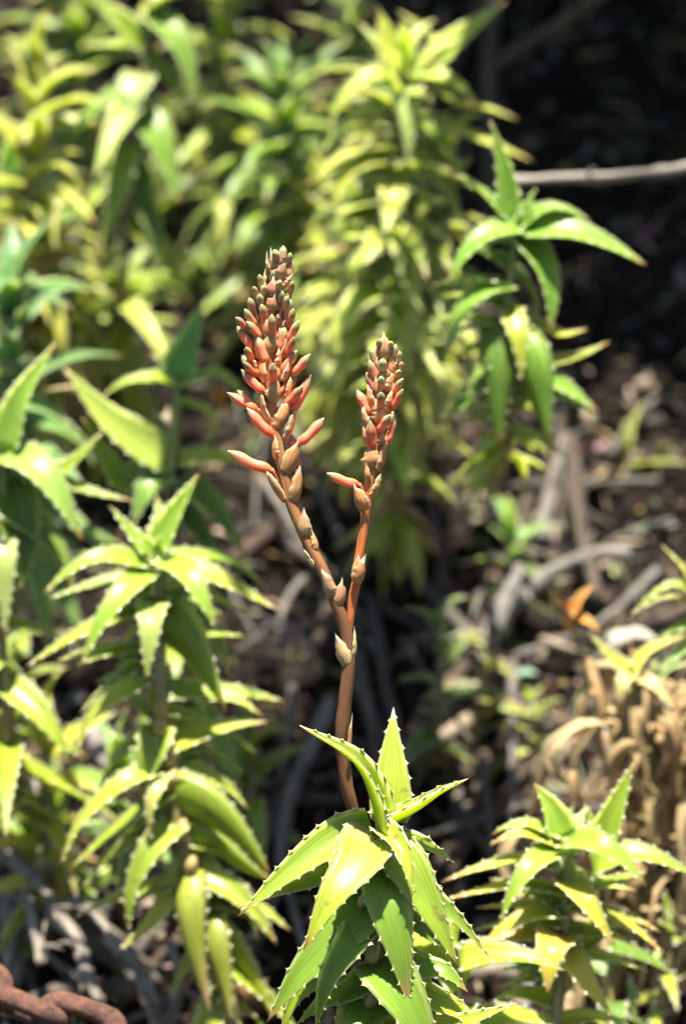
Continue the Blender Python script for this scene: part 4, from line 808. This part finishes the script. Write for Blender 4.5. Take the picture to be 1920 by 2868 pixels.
MARKS = [(960, 1700, 'behind the fork of the flower stalk'), (960, 2050, 'behind the lower flower stalk'), (760, 1500, 'between large pale crown and flower stalk'), (700, 2200, 'between large pale aloe and flowering rosette'), (1240, 1720, 'by the small shade-darkened aloe'), (1430, 1470, 'by the frayed pale grass'),
         (1500, 1250, 'below the bright green aloe'), (1800, 1300, 'on the sunlit litter'), (1550, 1620, 'along the thick pale branch'), (1600, 1750, 'by the withered orange shoot'), (1800, 2100, 'by the skirt of dead leaves'), (1150, 2200, 'just behind the flowering rosette'), (1350, 2050, 'on the slope behind the stacked aloe'),
         (1600, 2400, 'behind the stacked yellow-green aloe'), (1330, 2600, 'low behind the flowering aloe'), (300, 2650, 'by the knotty root'), (60, 2600, 'by the pale stump'), (500, 2500, 'under the large pale aloe'), (1050, 1350, 'behind the small spike stalk')]
for i in range(96):      # the tangle of lesser sticks
    x = rs_.uniform(560, 1900) if i < 78 else rs_.uniform(0, 560); y = rs_.uniform(1150, 2700) if i < 78 else rs_.uniform(2300, 2860); an = rs_.uniform(0, 3.14); ln = rs_.uniform(90, 260); k = rs_.uniform(-40, 40)
    dx, dy = math.cos(an) * ln, math.sin(an) * ln
    cc = mixc(GREY, (BROWN, LGREY)[i % 2], rs_.random())
    mark = min(MARKS, key=lambda q: math.hypot(q[0] - x, q[1] - y))[2]
    branch('%s %s dead stick %s %s' % (('long ' if ln > 205 else ('short ' if ln < 145 else 'medium ')) + ('thin' if i % 4 else 'thick'), 'pale grey' if cc[0] > .29 else ('brown' if cc[0] < .2 else 'grey'), 'lying nearly level' if abs(math.sin(an)) < .3 else ('standing upright' if abs(math.sin(an)) > .92 else ('steeply' if abs(math.sin(an)) > .68 else 'gently') + (' sloped' if math.cos(an) > 0 else ' raised')), mark), [(x - dx, y - dy), (x + k, y + k), (x + dx, y + dy)], rs_.uniform(10, 26) if i % 4 else rs_.uniform(28, 52), cc, wob=.6, twigs=(i % 3 == 0) * 2, lift=rs_.uniform(0.005, 0.09), group='dead sticks tangled on the bank')

def grass_tuft(label, x, y, r, n, ln, col, spread, seed):
    rg = random.Random(seed); g0 = P(x, y, r); root = thing('dry_grass_tuft', label, 'grass', g0, 'tufts of dry grass')
    for i in range(n):
        a = rg.uniform(*spread); l = ln * rg.uniform(.6, 1.1); d = RT * math.cos(a) + UP * math.sin(a) + FW * rg.uniform(-.3, .3); mb = MB()
        p = [g0 + RT * rg.uniform(-.004, .004), g0 + d * l * .5 + UP * l * .1, g0 + d * l - UP * l * .08]
        leaf_geo(mb, p, rg.uniform(.0025, .005), hint=tuple(UP - FW * .5), thick=.0006, ch=.5, col=tuple(c * rg.uniform(.7, 1.2) for c in col), tip=col, n=8, m=4, seed=rg.random() * 9, edgew=0)
        mb.link('blade', M['dry'], root, g0)
grass_tuft('fan of pinkish dry grass beside the flower stalk fork', 830, 1768, 1.36, 16, .045, (.42, .30, .26), (2.4, 5.4), 2)
grass_tuft('frayed pale dry grass below the bright green aloe', 1390, 1450, 1.48, 26, .055, (.50, .40, .30), (1.9, 3.6), 3)
for i, (x, y, l) in enumerate(((1600, 2050, 'dry stems beside the yellowing aloe'), (1640, 2250, 'dry straw behind the stacked yellow-green aloe crown'), (60, 2150, 'bleached straw below the olive aloe'), (1880, 2480, 'straw low behind the stacked yellow-green aloe'))):
    grass_tuft(l, x, y, hit(x, y) - .03, 18, .06, (.46, .35, .22), (0.3, 2.8), 20 + i)
def curled_leaf(label, x, y, r, ln, w_, col, seed):
    rg = random.Random(seed); g0 = P(x, y, r); mb = MB(); d = RT * rg.uniform(-1, 1) + UP * rg.uniform(-.4, .6) - FW * rg.uniform(0, .5); d = unit(d)
    leaf_geo(mb, [g0 - d * ln * .5, g0 + UP * ln * .18, g0 + d * ln * .5], w_, hint=tuple(UP - FW * .6), thick=.0016, ch=.8, col=col, tip=col, n=12, m=6, seed=seed, wave=.4, twist=rg.uniform(-70, 70))
    o = mb.link('dead_leaf', M['dry'], None, g0); o.location = g0; tag(o, label, 'dead leaf', 'large dead leaves lying about')
for i, (x, y, ln, w_, c, lab) in enumerate((
    (180, 2470, .07, .02, ORANGE, 'curled orange dead leaf above the rusty chain'), (240, 2440, .06, .018, ORANGE, 'second orange dead leaf curled above the rusty chain'),
    (640, 2790, .07, .03, (.35, .18, .06), 'brown dead leaf under the large pale aloe stem'), (700, 2840, .08, .03, (.42, .22, .07), 'wide brown dead leaf beside the foot of the flowering aloe'),
    (190, 2230, .05, .03, (.62, .50, .34), 'bleached dead leaf in sun below the olive aloe'), (60, 2200, .05, .02, (.55, .5, .45), 'grey bleached dead leaf beside the bleached straw'),
    (1780, 1810, .05, .028, (.6, .56, .5), 'pale dead leaf in sun behind the arching fine leaves'), (1520, 2830, .06, .03, (.36, .26, .16), 'brown dead leaf under the stacked yellow-green aloe'),
    (470, 1190, .035, .018, (.62, .55, .34), 'pale withered leaf under the upright glossy leaf of its aloe'), (420, 1260, .03, .016, (.62, .55, .36), 'small pale withered leaf below the larger pale withered leaf'),
    (210, 1130, .06, .022, (.55, .42, .18), 'tan withered leaf above the wide-leaved shining aloe'), (610, 1110, .03, .02, ORANGE, 'orange withered leaf beside the large spike'))):
    r = hit(x, y) - .04 if y > 2000 or x > 1700 else 1.34
    curled_leaf(lab, x, y, r, ln, w_, c, 50 + i)

def litter():
    """uncountable crumbs of dead leaf, bark and twig over the bank"""
    rg = np.random.RandomState(4); mb = MB(); tb = MB()
    cols = [(.18, .14, .085), (.09, .07, .045), (.32, .27, .20), (.06, .046, .032), (.08, .062, .04), (.24, .165, .08)]
    for i in range(9000):
        y = 1.45 + 2.6 * rg.rand() ** 1.15; x = (rg.rand() - .5) * (1.5 + 0.25 * y); z = gz(x, y); c = cols[rg.randint(len(cols))]; s = 0.006 + 0.016 * rg.rand() ** 2
        T = unit(rg.randn(3) * (1, 1, .55)); N = unit(np.cross(T, rg.randn(3))); B = np.cross(T, N); p = np.array([x, y, z + 0.004 + .012 * rg.rand()]); w_ = s * rg.uniform(.25, .6); bend = N * s * rg.uniform(-.4, .4)
        q = [p - T * s, p - T * .3 * s + B * w_ + bend, p + T * .4 * s + B * w_ * .8 + bend, p + T * s, p + T * .4 * s - B * w_ * .8 + bend, p - T * .3 * s - B * w_ + bend]
        q = q + [v - N * .0007 for v in q]
        F = [(0, 1, 5), (1, 2, 4, 5), (2, 3, 4), (11, 7, 6), (11, 10, 8, 7), (10, 9, 8)] + [(j, (j + 1) % 6, 6 + (j + 1) % 6, 6 + j) for j in range(6)]
        mb.add(q, F, [tuple(v * rg.uniform(.6, 1.3) for v in c)] * 12, [(0, 0, i)] * 12)
    for i in range(420):       # pale woody chips where the sun reaches the bank
        u_ = rg.rand()
        if u_ < .7: x, y = rg.uniform(.10, .55), rg.uniform(2.05, 2.85)
        elif u_ < .9: x, y = rg.uniform(-.62, -.15), rg.uniform(1.7, 2.2)
        else: x, y = rg.uniform(.15, .6), rg.uniform(1.75, 2.1)
        z = gz(x, y); s = 0.008 + 0.022 * rg.rand() ** 2; g = rg.uniform(.3, 1.1); c = (.43 * g, .34 * g, .24 * g); T = unit(rg.randn(3) * (1, 1, .5)); N = unit(np.cross(T, rg.randn(3))); B = np.cross(T, N); p = np.array([x, y, z + .006 + .03 * rg.rand() ** 2]); s *= 1.25; w_ = s * rg.uniform(.08, .26); h = w_ * .6
        V = [p + T * s * a + B * w_ * b + N * h * d for a in (-1, 1) for b, d in ((-1, -.6), (.8, -1), (1, .6), (-.7, 1))]
        mb.add(V, [(0, 1, 2, 3), (7, 6, 5, 4), (0, 4, 5, 1), (1, 5, 6, 2), (2, 6, 7, 3), (3, 7, 4, 0)], [c] * 8, [(0, 0, i)] * 8)
    for i in range(5000):
        y = 1.45 + 2.6 * rg.rand() ** 1.15; x = (rg.rand() - .5) * (1.5 + 0.25 * y); z = gz(x, y); c = cols[rg.randint(len(cols))]; s = 0.012 + 0.035 * rg.rand() ** 2; r = .0008 + .0025 * rg.rand() ** 2
        T = unit(rg.randn(3) * (1, 1, .4)); N = unit(np.cross(T, rg.randn(3))); B = np.cross(T, N); p = np.array([x, y, z + .004 + .02 * rg.rand() ** 2]); m = p + N * s * .15
        V = []
        for k, e in ((-1, .8), (0, 1), (1, .6)):
            o = m if k == 0 else p + T * s * k
            V += [o + (N * math.cos(a) + B * math.sin(a)) * r * e for a in (0, 2.1, 4.2)]
        F = [(a + j, a + (j + 1) % 3, a + 3 + (j + 1) % 3, a + 3 + j) for a in (0, 3) for j in range(3)] + [(2, 1, 0), (6, 7, 8)]
        tb.add(V, F, [tuple(v * rg.uniform(.6, 1.3) for v in c)] * 9, [(0, 0, i)] * 9)
    o = mb.link('leaf_litter', M['litter']); o['kind'] = 'stuff'; o['label'] = 'brown and grey crumbs of dead leaf covering the bank'; o['category'] = 'leaf litter'
    o = tb.link('twig_litter', M['litter']); o['kind'] = 'stuff'; o['label'] = 'fine broken twigs strewn over the bank'; o['category'] = 'twigs'
litter()

def chain():
    r = 0.91; A = [P(-470, 2530, r), P(-190, 2700, r), P(30, 2805, r), P(200, 2872, r), P(400, 2935, r), P(700, 3010, r), P(1000, 3050, r), P(1300, 3060, r)]
    c, L, u = spline(A, 400); T = tangents(c); wire = 58 * K * D0 * r * .5; pitch = wire * 2 * 3.0; n = int(L / pitch); root = thing('rusty_chain', 'heavy rusty brown iron chain hanging in front of the plants', 'chain', c[int(200)])
    base = c[200]
    for i in range(n):
        k = int((i + .5) * pitch / L * 400); p = c[min(k, 399)]; t = T[min(k, 399)]; up = unit(UP - FW * .75 - ((UP - FW * .75) @ t) * t); sd_ = np.cross(t, up)
        tilt = math.radians(28 if i % 2 else 118); w_ = up * math.cos(tilt) + sd_ * math.sin(tilt)
        hl = pitch * .5 + wire * .25; hw = wire * 2.05; N = np.cross(t, w_); ring = []
        for j in range(36):      # stadium centre line
            a = j / 36 * 2 * math.pi; ex = hl - hw * .6; x = math.cos(a); y = math.sin(a)
            ring.append(p + t * (x * hw * .9 + (ex if x > 0 else -ex) * min(1, abs(x) * 3)) * 1.0 + w_ * y * hw)
        ring = np.array(ring); tn = np.roll(ring, -1, 0) - np.roll(ring, 1, 0); tn /= np.linalg.norm(tn, axis=1, keepdims=True); V = []; m = 14
        for j in range(36):
            o = np.cross(tn[j], N)
            for q in range(m):
                b = q / m * 2 * math.pi; rr = wire * (1 + .05 * nz(j * .4 + i * 7, math.cos(b), math.sin(b))); V.append(ring[j] + o * math.cos(b) * rr + N * math.sin(b) * rr)
        F = [(j * m + q, j * m + (q + 1) % m, ((j + 1) % 36) * m + (q + 1) % m, ((j + 1) % 36) * m + q) for j in range(36) for q in range(m)]
        mb = MB(); mb.add(V, F, [(.2, .08, .05)] * len(V), [(0, 0, 0)] * len(V)); mb.link('chain_link', M['rust'], root, base)
chain()

def add_shade_shrub():
    """shrub added out of view above the frame, put there to shade the hollow and the bank"""
    base = np.array([1.6, 4.9, gz(1.6, 4.9)]); root = thing('added_shade_shrub', 'unseen leafy shrub added to shade the dark hollow', 'shrub', base); mb = MB()
    cf = lambda u, a: (0.13, .10, .08); rg = np.random.RandomState(8); cl = []
    top = base + np.array([-.2, -.2, .5])
    tube(mb, [base - np.array([0, 0, .1]), base + np.array([-.1, -.1, .2]), top], [.09, .07, .05], cf, n=16, m=12, wob=.3)
    for i in range(210):  # main crown, added to block sun from the hollow
        x = .24 + 2.0 * rg.rand() ** 1.6; y = 2.80 + 2.4 * rg.rand() ** 1.3; z = max(1.55, gz(x, y) + .35) + rg.uniform(0, .6); cl.append((np.array([x, y, z]), 190))
    for i in range(10):  # extra clusters added to shade the ground behind the flower stalk
        cl.append((np.array([rg.uniform(-.05, .035), rg.uniform(2.06, 2.27), rg.uniform(1.62, 1.95)]), 75))
    for i in range(7):  # sparse clusters added to dapple the sun on the thicket
        x = rg.uniform(-.6, -.02); y = rg.uniform(2.75, 3.6); cl.append((np.array([x, y, max(1.6, gz(x, y) + .4) + rg.uniform(0, .5)]), 100))
    for i, (c, k) in enumerate(cl):
        if i % 5 == 0: tube(mb, [top, (top + c) / 2 + np.array([0, 0, .15]), c], [.035, .02, .006], cf, n=8, m=6)
    mb.link('trunk', M['bark'], root, base); lb = MB()
    un = lambda v: v / np.linalg.norm(v, axis=1, keepdims=True)
    p = np.concatenate([c + rg.randn(k, 3) * ((.12, .12, .085) if k > 80 else (.045, .05, .06)) for c, k in cl]); p[:, 2] = np.maximum(p[:, 2], 1.40); n = len(p)
    T = un(rg.randn(n, 3)); N = un(np.cross(T, rg.randn(n, 3))); B = np.cross(T, N); s_ = rg.uniform(.025, .05, (n, 1))
    V = np.stack([p - T * s_, p + B * s_ * .45 + N * s_ * .1, p + T * s_, p - B * s_ * .45 + N * s_ * .1], 1).reshape(-1, 3)
    lb.add(V, [(4 * i, 4 * i + 1, 4 * i + 2, 4 * i + 3) for i in range(n)], np.tile((.05, .10, .025), (4 * n, 1)), np.zeros((4 * n, 3)))
    lb.link('crown', M['litter'], root, base)
add_shade_shrub()
